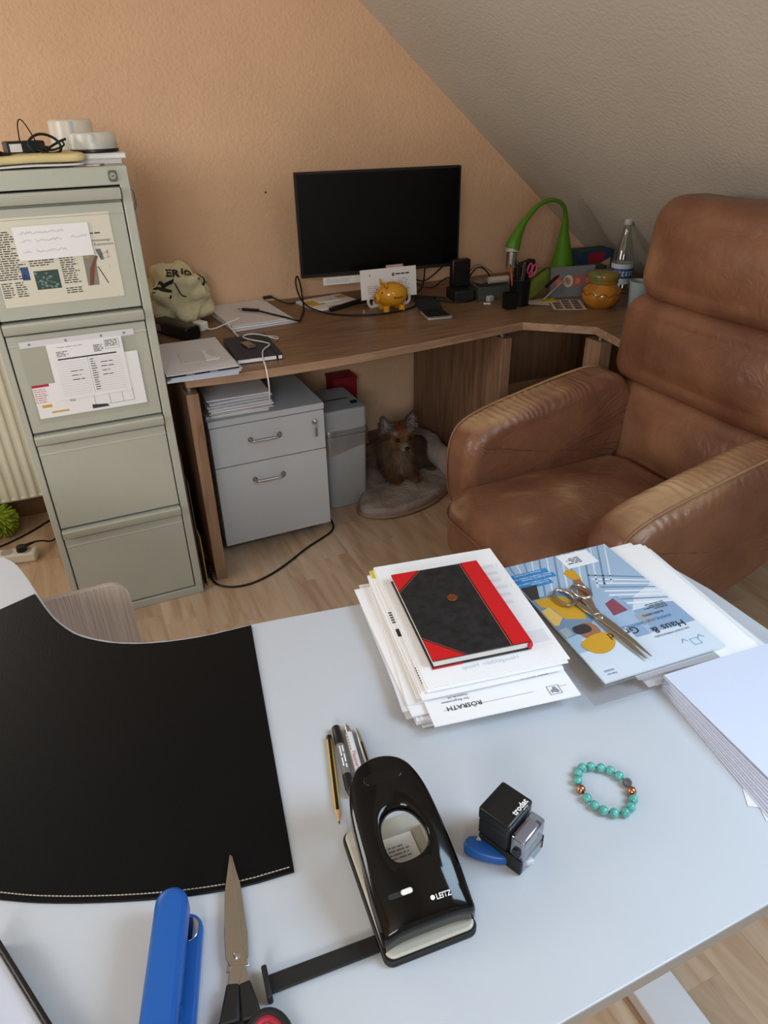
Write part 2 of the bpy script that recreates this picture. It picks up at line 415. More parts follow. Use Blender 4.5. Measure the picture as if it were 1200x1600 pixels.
B().tube([(.006 + .004 * sin(a), .012 * cos(a), .035 + .012 * sin(a)) for a in [2 * pi * k / 16 for k in range(16)]], .0014, 6, closed=True).out('ring', M_chrome, t)
B().bx((.004, -.004, -.015), (.006, .004, .026)).out('key', M_steel, t, bevel=.0005)

# ---------------------------------------------------------------- corner desk
t = thing('corner_desk', 'walnut laminate corner desk along the back wall', 'desk')
DZ = .74
edge = [(.276, 2.083), (.40, 2.066), (.58, 2.058), (.80, 2.060), (1.03, 2.078), (1.28, 2.103), (1.508, 2.133)]
edge = [tuple(p) for p in cha([Vector(p) for p in edge], 2, False)]
poly = edge + [(1.700, 1.962), (1.668, 1.775), (2.42, 1.775), (2.42, 2.895), (.276, 2.895)]
B().prism(poly, DZ - .028, DZ, 0, 1).out('desktop', [M_walnut, M_walnut_e], t, bevel=.0015, seg=1)
def panel(nm, a, c, m=M_walnut_v): return B().bx(a, c).out(nm, m, t, bevel=.0012, seg=1)
panel('side_panel', (.273, 2.09, 0), (.311, 2.80, .688)); panel('side_panel', (1.425, 2.135, 0), (1.466, 2.86, .688))
panel('side_panel', (1.708, 1.935, 0), (1.76, 2.02, .688))
panel('rear_panel', (1.47, 2.84, .2), (2.38, 2.86, .68)); panel('rear_panel', (2.36, 1.85, .2), (2.38, 2.83, .68))
for (x, y) in ((.29, 2.13), (.29, 2.7), (1.445, 2.17), (1.445, 2.7), (1.735, 1.97)):
    B().cyl((x, y, .6885), (x, y, .7115), .012, 12).out('spacer', M_steel, t)
panel('back_rail', (.32, 2.78, .60), (1.42, 2.80, .70), M_walnut)

# ---------------------------------------------------------------- pedestal
t = thing('drawer_pedestal', 'light grey two-drawer pedestal on castors under the desk', 'cabinet', (.345, 2.235, 0))
W, D = .405, .55
B().bx((0, .0, .06), (W, D, .512)).out('body', M_lgp, t, bevel=.002)
B().bx((-.002, -.018, .513), (W + .002, D, .536)).out('top_panel', M_lgp, t, bevel=.0015)
for i, (z0, z1, hz) in enumerate(((.364, .510, .450), (.048, .360, .296))):
    d = B().bx((0, -.018, z0), (W, -.001, z1)).out('drawer', M_lgp, t, bevel=.0012)
    h = B().tube(spl([(.133, -.018, hz), (.133, -.034, hz), (.139, -.041, hz), (.185, -.043, hz), (.231, -.041, hz), (.237, -.034, hz), (.237, -.018, hz)], 2), .0045, 10).out('handle', M_steel, d)
    for x in (.133, .237): B().cyl((x, -.0225, hz), (x, -.0185, hz), .0085, 14).out('handle_foot', mat('dull_nickel', '8b8a86', .4, 1), h)
l = B().cyl((.368, -.022, .472), (.368, -.0182, .472), .010, 18).out('lock', M_chrome, t)
B().bx((.366, -.038, .469), (.370, -.0225, .476)).out('key', M_steel, l)
B().tube([(.368 + .004 * cos(a), -.034, .462 + .007 * sin(a)) for a in [2 * pi * k / 14 for k in range(14)]], .0012, 6, closed=True).out('key_ring', M_chrome, l)
B().bx((.364, -.035, .42), (.372, -.033, .455)).out('spare_key', M_steel, l, bevel=.0005)
for x in (.05, W - .05):
    for y in (.06, D - .06):
        c = B().cyl((x - .011, y, .024), (x + .011, y, .024), .024, 18).out('castor', M_blackp, t)
        B().bx((x - .018, y - .014, .036), (x + .018, y + .016, .0595)).out('castor_fork', M_blackp, c, bevel=.003)

# ---------------------------------------------------------------- armchair
M_leather = mat('tan_leather', '6e4028', .42, bump=.10, bscale=55, col2='8b5a3a', vscale=5, coat=.0, spec=.55)
def leather():
    m = bpy.data.materials.new('worn_tan_leather'); m.use_nodes = True; n = m.node_tree.nodes; L = m.node_tree.links; p = n['Principled BSDF']
    tc = n.new('ShaderNodeTexCoord')
    t1 = n.new('ShaderNodeTexNoise'); t1.inputs['Scale'].default_value = 6; t1.inputs['Detail'].default_value = 6; L.new(tc.outputs['Object'], t1.inputs['Vector'])
    r = n.new('ShaderNodeValToRGB'); L.new(t1.outputs[0], r.inputs[0]); r.color_ramp.elements[0].position = .3; r.color_ramp.elements[1].position = .72
    r.color_ramp.elements[0].color = hx('6c4634'); r.color_ramp.elements[1].color = hx('8a6048')
    a = n.new('ShaderNodeAttribute'); a.attribute_name = 'wear_and_highlight'
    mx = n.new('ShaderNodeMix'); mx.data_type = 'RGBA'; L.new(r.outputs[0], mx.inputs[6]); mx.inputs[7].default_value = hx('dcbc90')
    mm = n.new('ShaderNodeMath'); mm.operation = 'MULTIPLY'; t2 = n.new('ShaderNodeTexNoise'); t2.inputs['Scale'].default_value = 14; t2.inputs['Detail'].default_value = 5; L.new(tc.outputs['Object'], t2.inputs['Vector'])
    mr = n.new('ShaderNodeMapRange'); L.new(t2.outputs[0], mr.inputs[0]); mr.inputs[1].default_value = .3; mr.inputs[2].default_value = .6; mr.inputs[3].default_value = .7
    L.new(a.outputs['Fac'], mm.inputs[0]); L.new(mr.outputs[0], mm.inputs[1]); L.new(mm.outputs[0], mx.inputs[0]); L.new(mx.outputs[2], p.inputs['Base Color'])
    p.inputs['Roughness'].default_value = .34
    v = n.new('ShaderNodeTexVoronoi'); v.feature = 'DISTANCE_TO_EDGE'; v.inputs['Scale'].default_value = 170; L.new(tc.outputs['Object'], v.inputs['Vector'])
    t3 = n.new('ShaderNodeTexNoise'); t3.inputs['Scale'].default_value = 22; t3.inputs['Detail'].default_value = 6; t3.inputs['Distortion'].default_value = 1.2; L.new(tc.outputs['Object'], t3.inputs['Vector'])
    b1 = n.new('ShaderNodeBump'); b1.inputs['Strength'].default_value = .12; b1.inputs['Distance'].default_value = .001; L.new(v.outputs[0], b1.inputs['Height'])
    b2 = n.new('ShaderNodeBump'); b2.inputs['Strength'].default_value = .38; b2.inputs['Distance'].default_value = .008; L.new(t3.outputs[0], b2.inputs['Height']); L.new(b1.outputs[0], b2.inputs['Normal']); L.new(b2.outputs[0], p.inputs['Normal'])
    return m
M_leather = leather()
def wear_and_highlight(o, fn):  # tan mask: mottled wear, plus highlight painted on arm tops and piping
    a = o.data.attributes.new('wear_and_highlight', 'FLOAT', 'POINT')
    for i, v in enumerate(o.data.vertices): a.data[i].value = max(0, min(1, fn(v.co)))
t = thing('leather_armchair', 'tan brown leather armchair with high segmented back, facing the desks', 'chair', (1.35, 1.39, 0), R(182))
def creases(b, fn):
    for i, p in enumerate(b.v): b.v[i] = p + fn(p)
for s in (-1, 1):
    yc = .325 * s
    prof = [(.33, .30), (.355, .42), (.345, .55), (.29, .605), (.10, .645), (-.10, .68), (-.22, .69), (-.31, .62), (-.33, .50), (-.26, .37), (-.10, .30), (.15, .28), (.28, .28)]
    prof = cha([Vector(p) for p in prof], 2)
    b = B(); puff(b, prof, .150, lambda u, v, w: (u, yc + w, v), .052, .012, 440, .005, 7, 12)
    def cr(p):
        top = max(0, min(1, (p.z - .55) / .06)); side = min(1, max(0, (p.y - yc) * s / .03 + .9)) 
        ph = p.x * 130 + 11 * noise.noise(p * 7) + (p.y - yc) * 40
        k = max(0, noise.noise(Vector((p.x * 5, 3.1 * s, 0))) + .55)
        return Vector((0, 0, -.0042 * top * k * (sin(ph) ** 2)))
    creases(b, cr)
    o = b.out('armrest', M_leather, t, ang=180)
    wear_and_highlight(o, lambda p: ((p.z - (.565 + .10 * max(0, min(1, (.3 - p.x) / .4)))) / .06) * max(0, min(1, (p.x + .26) / .12)) * .95 - .12 + .35 * noise.noise(p * 7))  # paler tan arm tops: window highlight painted in together with the wear
    O = resamp(prof, 110)
    for w in (.044 * s,):
        if True:
            cen = Vector((0, .48))
            path = [(p.x + (p.x - cen.x) * -.010, yc + w, p.y + (p.y - cen.y) * -.012) for p in O]
            pp = B().tube(path, .0042, 6, closed=True).out('piping', M_leather, o, ang=180); wear_and_highlight(pp, lambda p: (p.z - .55) * 3)
# seat: rounded cushion
b = B(); puff(b, rrect(.70, .53, .10, 6, .10, 0), .20, lambda u, v, w: (u, v, .335 + w + .02 * (u - .1) - .03 * max(0, u - .35) * 4), .06, .035, 110, .004, 5, 8)
o = b.out('seat', M_leather, t, ang=180); wear_and_highlight(o, lambda p: (.55 * noise.noise(p * 9) + .3 * noise.noise(p * 30)) * (1 if p.z > .4 else 0) - .12)
path = [(p[0], p[1], .335 + .044 + .02 * (p[0] - .1) - .12 * max(0, p[0] - .35)) for p in resamp([Vector(q) for q in rrect(.702, .532, .10, 6, .10, 0)], 90)]
B().tube(path, .004, 6, closed=True).out('seat_piping', M_leather, t, ang=180)
# back made of three rolls and a head cushion
def roll(nm, z0, z1, w, th, x0, lean, r=.06, bulge=.02, px=0):
    b = B(); zc = (z0 + z1) / 2
    puff(b, rrect(w, z1 - z0, r, 6), th, lambda u, v, q: (x0 + q - (zc + v - .42) * lean, u + px, zc + v), .055, bulge, 110, .005, 5, 8)
    o = b.out(nm, M_leather, t, ang=180); wear_and_highlight(o, lambda p: .3 * noise.noise(p * 5) - .05); return o
roll('lower_back_cushion', .36, .655, .64, .17, -.335, .10, .07, .02, -.02)
roll('middle_back_cushion', .635, .915, .69, .18, -.325, .10, .07, .025, -.022)
roll('head_cushion', .90, 1.20, .62, .17, -.315, .10, .09, .02, -.022)
b = B(); puff(b, cha([Vector(p) for p in [(-.29, .30), (.29, .30), (.30, .7), (.27, 1.16), (-.27, 1.16), (-.30, .7)]], 2), .09, lambda u, v, w: (-.455 + w - (v - .42) * .10, u, v), .03, .01, 90)
o = b.out('back_shell', M_leather, t, ang=180); wear_and_highlight(o, lambda p: 0)
B().cyl((0, 0, .06), (0, 0, .25), .03, 20).out('column', M_chrome, t)
b = B(); 
B().bx((-.2, -.2, .215), (.3, .2, .235)).out('seat_plate', M_blackm, t)
for k in range(5):
    a = R(72 * k + 20); l = B().tube([(0, 0, .075), (.16 * cos(a), .16 * sin(a), .07), (.31 * cos(a), .31 * sin(a), .035)], .02, 10, radii=[.03, .024, .016]).out('leg', M_blackm, t)
    B().ball((.31 * cos(a), .31 * sin(a), .018), .0175, 12, 8).out('glide', M_blackp, l)

# ---------------------------------------------------------------- white desk
t = thing('white_desk', 'white L-shaped desk with curved inner edge in the foreground', 'desk')
inner = [(.66, .835), (.52, .856), (.396, .873), (.25, .896), (.162, .909), (.065, .916), (-.028, .946), (-.091, .996), (-.118, 1.040), (-.136, 1.083), (-.155, 1.155), (-.172, 1.220), (-.190, 1.275), (-.215, 1.312), (-.26, 1.33)]
inner = [tuple(p) for p in cha([Vector(p) for p in inner], 1, False)]
poly = [(.895, .229), (.895, .66), (.885, .73), (.85, .79), (.78, .822)] + inner + [(-.82, 1.33), (-.86, 1.29), (-.86, .40), (-.69, .229)]
WZ = .72
B().prism(poly, WZ - .024, WZ, 0, 1).out('desktop', [M_deskw, M_deske], t, bevel=.0018)
M_legw = mat('white_metal_leg', 'dcdee4', .4)
for x, y0, y1 in ((.712, .20, .86), (-.62, .55, 1.2)):
    l = B().bx((x - .045, y0, .0), (x + .045, y1, .035)).out('foot', M_legw, t, bevel=.004)
    B().bx((x - .03, (y0 + y1) / 2 - .05, .036), (x + .03, (y0 + y1) / 2 + .05, WZ - .06)).out('leg', M_legw, t, bevel=.004)
    B().bx((x - .025, y0 + .08, WZ - .059), (x + .025, y1 - .06, WZ - .0245)).out('top_bar', M_legw, t, bevel=.003)
B().bx((-.59, .66, WZ - .055), (.68, .70, WZ - .026)).out('cross_beam', M_legw, t)
b = B().prism(rrect(.75, .65, .035, 8, -.385, .327), -.006, .006, M=Matrix.Translation((0, 1.232, 0)) @ Matrix.Rotation(pi / 2, 4, 'X'))
bd = b.out('upright_panel', [mat('brown_ribbed_board', 'b5a498', .75, var=.12, vscale=6, stretch=(60, 60, 1), bump=.3, bscale=6)], bevel=.0015)
tag(bd, 'brown finely ribbed board with rounded corner standing behind the white desk', 'board')

# ================================================================ things on the white desk
# ---- desk mat
M_mat = mat('black_leather_mat', '0a0b0d', .42, bump=.06, bscale=300, spec=.15)
M_thread = mat('cream_thread', 'b9b0a2', .8)
t = thing('desk_mat', 'large black leather desk mat with stitched curved edge', 'desk mat', (0, 0, WZ + .0003))
mi_ = [(.159, .903), (.065, .909), (-.03, .939), (-.094, .989), (-.121, 1.035), (-.139, 1.080), (-.158, 1.148)]
mi_ = [tuple(p) for p in spl(mi_, 2)]
oc = [(.091, .471), (.03, .478), (-.05, .502), (-.142, .540), (-.204, .573), (-.33, .655), (-.45, .775), (-.53, .90), (-.565, .985)]
ocs = spl(oc, 2)
B().prism(mi_ + [tuple(p) for p in ocs[::-1]], 0, .003).out('pad', M_mat, t, bevel=.0007, seg=1)
cen = Vector((-.16, .95)); ol = resamp([p + (cen - p).normalized() * .0075 for p in ocs], 210, False)
b = B()
for i in range(0, 208): 
    a, c = ol[i], ol[i + 1]; b.tube([(a.x, a.y, .003), (a.lerp(c, .4).x, a.lerp(c, .4).y, .0037), (a.lerp(c, .72).x, a.lerp(c, .72).y, .003)], .0006, 4)
st = b.out('stitching', M_thread, t); st['kind'] = 'stuff'

# ---- generic paper sheet (flat or gently curled), local origin at its centre
def sheet(name, label, cat, loc, rz, w=.21, h=.297, th=.0006, curl=0, m=None, group=None, rot=None, parent=None, seed=0, nx=6, ny=8):
    b = B(); vs = []
    def zz(x, y): return curl * (noise.noise(Vector((x * 6 + seed * 3.7, y * 6, seed))) + .5) 
    for k in (0, 1):
        for j in range(ny + 1):
            for i in range(nx + 1):
                x = -w / 2 + w * i / nx; y = -h / 2 + h * j / ny; vs.append((x, y, zz(x, y) + k * th))
    n1 = (nx + 1) * (ny + 1); fs = []
    for j in range(ny):
        for i in range(nx):
            a = j * (nx + 1) + i; q = (a, a + 1, a + nx + 2, a + nx + 1); fs.append(tuple(n1 + e for e in q)); fs.append(q[::-1])
    ring = [i for i in range(nx)] + [nx + j * (nx + 1) for j in range(ny)] + [ny * (nx + 1) + nx - i for i in range(nx)] + [(ny - j) * (nx + 1) for j in range(ny)]
    for k in range(len(ring)): a, c = ring[k], ring[(k + 1) % len(ring)]; fs.append((a, c, n1 + c, n1 + a))
    b.add(vs, fs)
    o = b.out(name, m or M_paper, parent, loc, rot or (0, 0, rz), ang=50, fix=False)
    if label: tag(o, label, cat, group)
    return o

def nth(k, s): return s % ('lowest one', 'second', 'third', 'fourth', 'fifth', 'sixth', 'seventh', 'eighth', 'ninth', 'tenth', 'eleventh')[k] if k else (s % 'LOW').replace(', LOW from the bottom of', ', lowest in')
# ---- pile one: sheets under the red and black book
M_clear = clear('clear_film', (.97, .98, 1, 1), .06, .12)
G1 = 'loose sheets piled under the red and black notebook'
L1 = 'white sheet in the loose pile beneath the red and black notebook'
zc = WZ + .0004
cx, cy = .436, .735
for k in range(9):
    th = rnd.choice((.0018, .0024, .003))
    sheet('paper_sheet', nth(k, 'white sheet, %s from the bottom of the pile beneath the red and black notebook'), 'paper', (cx + rnd.uniform(-.014, .008), cy + rnd.uniform(-.016, .010), zc), R(-9.5 + rnd.uniform(-3.5, 3)), th=th, m=M_paper if k % 3 else M_paper2, group=G1, seed=k); zc += th + .0003
# letter with town letterhead, upside down for the camera
def tob(o, b, name, mats): return b.out(name, mats, o, smooth=False, fix=False)
lt = sheet('letter', 'letter with RÖSRATH letterhead printed upside down, sticking out of the pile', 'letter', (.445, .700, zc), R(170.5), th=.002, group=None); zc += .0024
b = B(); z = .0024
greek(b, -.080, .052, -.035, .100, .006, .0026, z, 0, .2, .01); greek(b, .05, -.1, .1, .1, .006, .003, z, 0)
b.quad(-.045, .1262, .085, .1266, z); b.quad(-.095, .1262, -.082, .1266, z)
tob(lt, b, 'print', [M_ink])
text('RÖSRATH', .0112, lt, M_ink, (.030, .121, z), bold=.0001); text('Der Bürgermeister', .0052, lt, M_ink, (.044, .111, z)); text('Hauptstraße 229', .0042, lt, M_ink, (.044, .1045, z)); text('51503 Rösrath', .0042, lt, M_ink, (.052, .092, z), name='lettering')
b = B(); 
for (x0, y0, x1, y1) in ((-.083, .1225, -.082, .139), (-.066, .1225, -.065, .139), (-.083, .1225, -.065, .1233), (-.083, .1382, -.065, .139)): b.quad(x0, y0, x1, y1, z)
b.poly([(-.080, .135), (-.076, .137), (-.073, .134), (-.069, .136), (-.068, .131), (-.072, .129), (-.073, .125), (-.077, .125), (-.079, .130)], z)
tob(lt, b, 'emblem', [M_grey])
for k in range(3):
    sheet('paper_sheet', ('lowest', 'middle', 'upper')[k] + ' of the three white sheets just above the letter with the town letterhead', 'paper', (.447 + rnd.uniform(-.006, .006), .748 + rnd.uniform(-.006, .004), zc), R(-9.5 + rnd.uniform(-1.5, 1.5)), th=.0025, group=G1, seed=20 + k); zc += .0028
ys = sheet('marked_sheet', 'sheet with a yellow strip at its corner poking out left of the notebook', 'paper', (.452, .752, zc), R(-9.5), th=.0022, seed=9); zc += .0026
b = B(); b.quad(-.105, .125, -.092, .1485, .0026); tob(ys, b, 'yellow_strip', [mat('yellow_print', 'd9c31e', .6)])
b = B(); greek(b, -.104, .0, -.092, .03, .006, .003, .0026); b.quad(-.104, -.03, -.093, -.012, .0026); greek(b, -.1, -.135, -.09, -.1, .005, .003, .0026); tob(ys, b, 'print', [M_ink])
for k in range(2):
    sheet('paper_sheet', ('first', 'second')[k] + ' white sheet above the yellow-marked sheet under the notebook', 'paper', (.458, .748 + k * .002, zc), R(-9.2 - k * .6), th=.002, group=G1, seed=30 + k); zc += .0023
top = sheet('top_sheet', 'white sheet directly under the red and black notebook, faint mirrored print showing through', 'paper', (.461, .750, zc), R(-9.4), .212, .297, .0012, seed=3)
b = B(); z = .00145; greek(b, .066, -.02, .10, .10, .02, .008, z, 0, .5, .02); greek(b, -.08, -.112, .05, -.104, .007, .0025, z)
b.quad(.057, -.105, .098, -.078, z); tob(top, b, 'show_through_print', [mat('show_through_grey', 'dfdfe6', .8)])
text('Hausgeldabr. Hoop', .011, top, mat('show_through_text', 'c4c4cd', .8), (.038, -.128, z), sx=-1, name='mirrored_lettering')
b = B(); b.quad(.0, 0, .034, .002, 0); 
zc += .0016
# ---- red and black notebook
t = thing('notebook', 'black hardback notebook with red spine and corners, lying on the paper pile', 'book', (.445, .743, zc), R(-9.1))
M_bk = mat('black_marbled_cover', '101013', .5, var=.5, vscale=60, bump=.05, bscale=200, col2='222228'); M_rd = mat('red_cover', 'c8141c', .42)
W, H, T = .149, .214, .0155
def cover(z0, z1, name):
    b = B().bx((-W / 2, -H / 2, z0), (W / 2, H / 2, z1)); o = b.out(name, M_bk, t, bevel=.0008, seg=1); return o
cv = cover(T - .0022, T, 'front_cover'); cv2 = cover(0, .0022, 'back_cover')
zt = T + .0003
b = B(); b.quad(W / 2 - .028, -H / 2, W / 2 + .0001, H / 2, zt); b.poly([(-W / 2, H / 2), (-W / 2, H / 2 - .047), (-W / 2 + .047, H / 2)], zt); b.poly([(-W / 2, -H / 2), (-W / 2 + .047, -H / 2), (-W / 2, -H / 2 + .047)], zt)
b.out('red_spine_and_corners', M_rd, cv, smooth=False)
b = B()
b.quad(W / 2 - .0312, -H / 2, W / 2 - .0300, H / 2, zt)
for s in (1, -1):
    b.poly([(-W / 2, s * (H / 2 - .0500)), (-W / 2, s * (H / 2 - .0512)), (-W / 2 + .0512, s * H / 2), (-W / 2 + .0500, s * H / 2)], zt)
b.out('gilt_line', mat('copper_line', 'b8563c', .4), cv, smooth=False)
for s in (1, -1): B().bx((-W / 2 - .0004, s * (H / 2 - .0005), .0001), (-W / 2 + .045, s * (H / 2 + .0004), .0021)).out('corner_turn', M_rd, cv2, smooth=False)
b = B().bx((-W / 2 + .003, -H / 2 + .003, .0024), (W / 2 - .004, H / 2 - .003, T - .0024)); b.out('page_block', mat('page_edges', 'dedbd6', .8, var=.12, vscale=2, stretch=(1, 1, 900)), t, smooth=False)
B().prism([(W / 2 - .0035, .0006), (W / 2 + .001, .0006), (W / 2 + .0032, T / 2), (W / 2 + .001, T - .0006), (W / 2 - .0035, T - .0006)], -H / 2, H / 2, M=Matrix(((1, 0, 0, 0), (0, 0, 1, 0), (0, 1, 0, 0), (0, 0, 0, 1)))).out('spine', M_rd, t)
t2 = B().lathe([(.0, 0), (.0080, 0), (.0081, .0004), (.0081, .0012), (.0078, .0016), (.0070, .0014), (.0, .0014)], 32).out('coin', mat('copper_coin', 'a8683e', .35, .9, bump=.3, bscale=900), None, (.4485, .7625, zc + T + .0007)); tag(t2, 'small copper coin lying on the black notebook', 'coin')

# ---- pile two: magazine on sheets
G2 = 'white sheets fanned out under the magazine'; L2 = 'white sheet fanned out under the magazine toward the armchair'
zc = WZ + .0004
for k in range(8):
    th = .0022
    sheet('paper_sheet', nth(k, 'white sheet, %s from the bottom of the fan under the magazine'), 'paper', (.765 - .004 * k + rnd.uniform(-.004, .004), .665 + rnd.uniform(-.012, .006), zc), R(-6 + rnd.uniform(-2.5, 2.5)), th=th, group=G2, seed=40 + k, m=M_paper if k % 4 else M_paper2); zc += th + .0003
sl = B().prism(rrect(.225, .305, .003), 0, .0008).out('clear_sleeve', M_clear, None, (.655, .655, zc), (0, 0, R(-5)), smooth=False); tag(sl, 'clear plastic sleeve sticking out under the magazine', 'plastic sleeve'); zc += .0012
mg = thing('magazine', 'property owners magazine with blue cover and a worker in a yellow helmet', 'magazine', (.683, .680, zc), R(180 - 4.0))
B().bx((-.105, -.1485, 0), (.105, .1485, .0035)).out('pages', mat('magazine_pages', 'd9dde3', .5), mg, bevel=.0004, seg=1)
C = [mat('mag_' + n, c, .42, coat=.0) for n, c in (('sky', '9fb8d2'), ('pale', 'cfdae8'), ('blue', '2f86c8'), ('steel', '6e8aa6'), ('yellow', 'c99a2e'), ('skin', '9c6a50'), ('dark', '37353a'), ('grey', '9aa4ae'), ('deep', '8ba6c6'), ('red', '8a4a5a'), ('white', 'e9edf3'), ('cream', 'd8b465'))]
z = .0037
b = B(); b.quad(-.105, -.1485, .105, .1485, z, 0)
q = z + .0001
b.quad(-.105, .085, .105, .1485, q, 1); b.quad(-.105, .03, -.03, .085, q, 8)
b.poly([(-.105, .03), (-.105, -.02), (-.055, .0), (-.03, .03)], q, 1)
for k in range(15):        # roof battens as flat print
    x = -.105 + k * .015; b.poly([(x, -.1485), (x + .003, -.1485), (min(.105, x + .062), -.045 + k * .002), (min(.105, x + .058), -.045 + k * .002)], q + .0001, 3 if k % 2 else 1)
for k in range(8): b.poly([(-.105, -.04 + k * .010), (-.105, -.037 + k * .010), (-.02, -.075 + k * .012), (-.02, -.079 + k * .012)], q + .0001, 3 if k % 3 == 0 else 10)
for k in range(4): b.quad(-.105 + .028 * k, .04 + (k % 2) * .02, -.08 + .028 * k, .066 + (k % 2) * .02, q + .0001, 7 if k == 2 else 8)
w = q + .0003
b.poly([(.105, -.055), (.045, -.05), (.03, -.02), (.035, .02), (.06, .045), (.105, .05)], w, 3)        # dark jacket
b.poly([(.10, -.05), (.055, -.045), (.035, -.01), (.05, .022), (.08, .01), (.085, -.02), (.10, -.03)], w + .0001, 4)   # vest
b.poly([(.105, -.02), (.088, -.025), (.082, .005), (.098, .02), (.105, .018)], w + .0002, 11)
b.poly([(.035, .0), (.018, .0), (.003, -.045), (-.002, -.075), (.010, -.078), (.02, -.045), (.036, -.022)], w + .0001, 5)   # arm
b.poly([(-.004, -.072), (.013, -.074), (.016, -.095), (.006, -.104), (-.006, -.098)], w + .0002, 4)      # glove
b.poly(rrect(.034, .036, .015, 5, .062, .046), w + .0002, 5)                                     # face
b.poly(rrect(.03, .02, .009, 5, .070, .040), w + .0003, 6)                                       # beard
b.poly([(.088, .045), (.104, .05), (.105, .03), (.09, .028)], w + .0003, 7)
hm = [(.034, .062), (.040, .085), (.058, .098), (.078, .098), (.090, .086), (.094, .068), (.07, .058), (.05, .056)]
b.poly([tuple(p) for p in cha([Vector(p) for p in hm], 2)], w + .0004, 4)
b.poly([(.075, -.085), (.105, -.085), (.105, -.05), (.09, -.05)], w + .0004, 6)
b.poly([(-.035, .025), (.005, .03), (.0, .0), (-.03, -.012)], w, 9); b.poly([(-.035, .025), (-.024, .027), (-.02, -.008), (-.03, -.012)], w + .0001, 8)
for k, (y, x0) in enumerate(((-.122, .035), (-.107, .03), (-.092, .045))): b.quad(x0, y, .105, y + .012, w, 2)
b.quad(-.062, -.145, .0, -.104, w + .0002, 10); b.quad(.005, .06, .085, .1, w - .0001, 1)
b.out('cover_print', C, mg, smooth=False, fix=False)
z2 = w + .0006
Mw = C[10]; Mb = mat('mag_blue_text', '3d7db0', .5)
text('Haus &', .0205, mg, M_ink, (-.086, .076, z2)); text('Grund', .0205, mg, M_ink, (-.010, .064, z2)); text('DAS EIGENTÜMERMAGAZIN', .005, mg, M_ink, (-.084, .094, z2))
text('RHEINLAND WESTFALEN', .0085, mg, Mb, (-.078, .058, z2)); text('RHEIN-BERG', .007, mg, M_ink, (-.074, .046, z2))
text('Februar', .005, mg, M_ink, (.078, .136, z2)); text('02/2025', .005, mg, M_ink, (.078, .129, z2))
for k, s in enumerate(('Heizung und Strom', 'Neue Regeln für Vermieter', 'Grundsteuer')): text(s, .0065, mg, Mw, (.047 if k == 0 else .036 if k == 1 else .05, -.119 + .015 * (k if k != 1 else 1), z2), sx=.8 if k == 1 else 1)
b = B()
for (x, y, s) in ((-.078, .118, .013),):
    for (x0, y0, x1, y1) in ((x, y, x + s, y + .0008), (x, y + s, x + s, y + s + .0008), (x, y, x + .0008, y + s), (x + s, y, x + s + .0008, y + s + .0008)): b.quad(x0, y0, x1, y1, z2)
    b.poly([(x - .012, y + .004), (x - .011, y + .004), (x - .006, y - .004), (x - .007, y - .004)], z2); b.poly([(x - .007, y - .004), (x - .006, y - .004), (x - .001, y + .003), (x - .002, y + .003)], z2)
    b.poly([(x + s + .004, y + .003), (x + s + .005, y + .003), (x + s + .010, y - .004), (x + s + .009, y - .004)], z2); b.poly([(x + s + .009, y - .004), (x + s + .010, y - .004), (x + s + .016, y + .004), (x + s + .015, y + .004)], z2)
b.out('emblem', mat('mag_logo_blue', '4a90c0', .5), mg, smooth=False, fix=False)
b = B(); greek(b, -.035, -.135, .0 - .006, -.115, .0045, .0022, z2, 0, .4, .008); greek(b, -.09, .025, -.04, .04, .004, .0016, z2, 0, .5, .006); b.out('address_print', M_ink, mg, smooth=False, fix=False)
def scissors(label, loc, rz, L, mblade, mh, ring, col_in=None, op=.0, bw=1, name='scissors'):
    """local +y points to the blade tips, origin at the pivot"""
    t = thing(name, label, 'scissors', loc, rz)
    for s in (1, -1):
        z0 = .0012 if s == 1 else .0034
        bl = [(-.0085 * s * bw, -.012), (.0055 * s, -.012), (.0082 * s * bw, .0), (.0084 * s * bw, .025), (.0058 * s * bw, L * .65), (.0008 * s, L), (-.0010 * s, L - .002), (-.0038 * s, L * .5), (-.0060 * s, .01)]
        a = R(op) * s; T = Matrix.Rotation(-a, 4, 'Z')
        o = B().prism(bl, z0, z0 + .0017, M=T).out('blade', mblade, t, bevel=.0005, seg=1)
        B().prism([(-.005 * s, -.01), (.007 * s, -.008), (.0115 * s, -.030), (.0125 * s, -.048), (.004 * s, -.048), (.001 * s, -.03)], z0 - .0004, z0 + .0026 if mh is not mblade else z0 + .0024, M=T).out('shank', mblade if mh is mblade else mblade, t, bevel=.0006)
        (rw, rh, rx, ry) = ring[0 if s == 1 else 1]
        path = [(T @ Vector(((rx + rw * cos(u)) * s, ry + rh * sin(u), z0 + .003))) for u in [2 * pi * k / 32 for k in range(32)]]
        r0 = .0032 if mh is mblade else .006
        h = B().tube(path, r0, 10, closed=True, flat=.8).out('handle', mh, t)
        if col_in:
            path = [(T @ Vector(((rx + (rw - .005) * cos(u)) * s, ry + (rh - .005) * sin(u), z0 + .0055))) for u in [2 * pi * k / 32 for k in range(32)]]
            B().tube(path, .0035, 8, closed=True).out('grip_insert', col_in, h)
            B().prism([(T @ Vector((x * s, y, 0))).to_2d()[:] for x, y in ((-.0005, -.028), (.011, -.026), (.020, -.060), (.001, -.060))], z0 - .001, z0 + .008).out('handle_neck', mh, h, bevel=.002)
    B().lathe([(0, .0), (.0034, .0), (.0034, .0062), (.0026, .0070), (.0, .0072)], 16).out('pivot_screw', M_chrome, t)
    return t
zm = mg.location.z + .0052
scissors('all-metal steel scissors lying open on the magazine', (.6495, .650, zm), R(182), .103, M_steel, M_steel, ((.0140, .021, .020, -.066), (.0130, .018, .018, -.064)), op=2.5, name='steel_scissors')

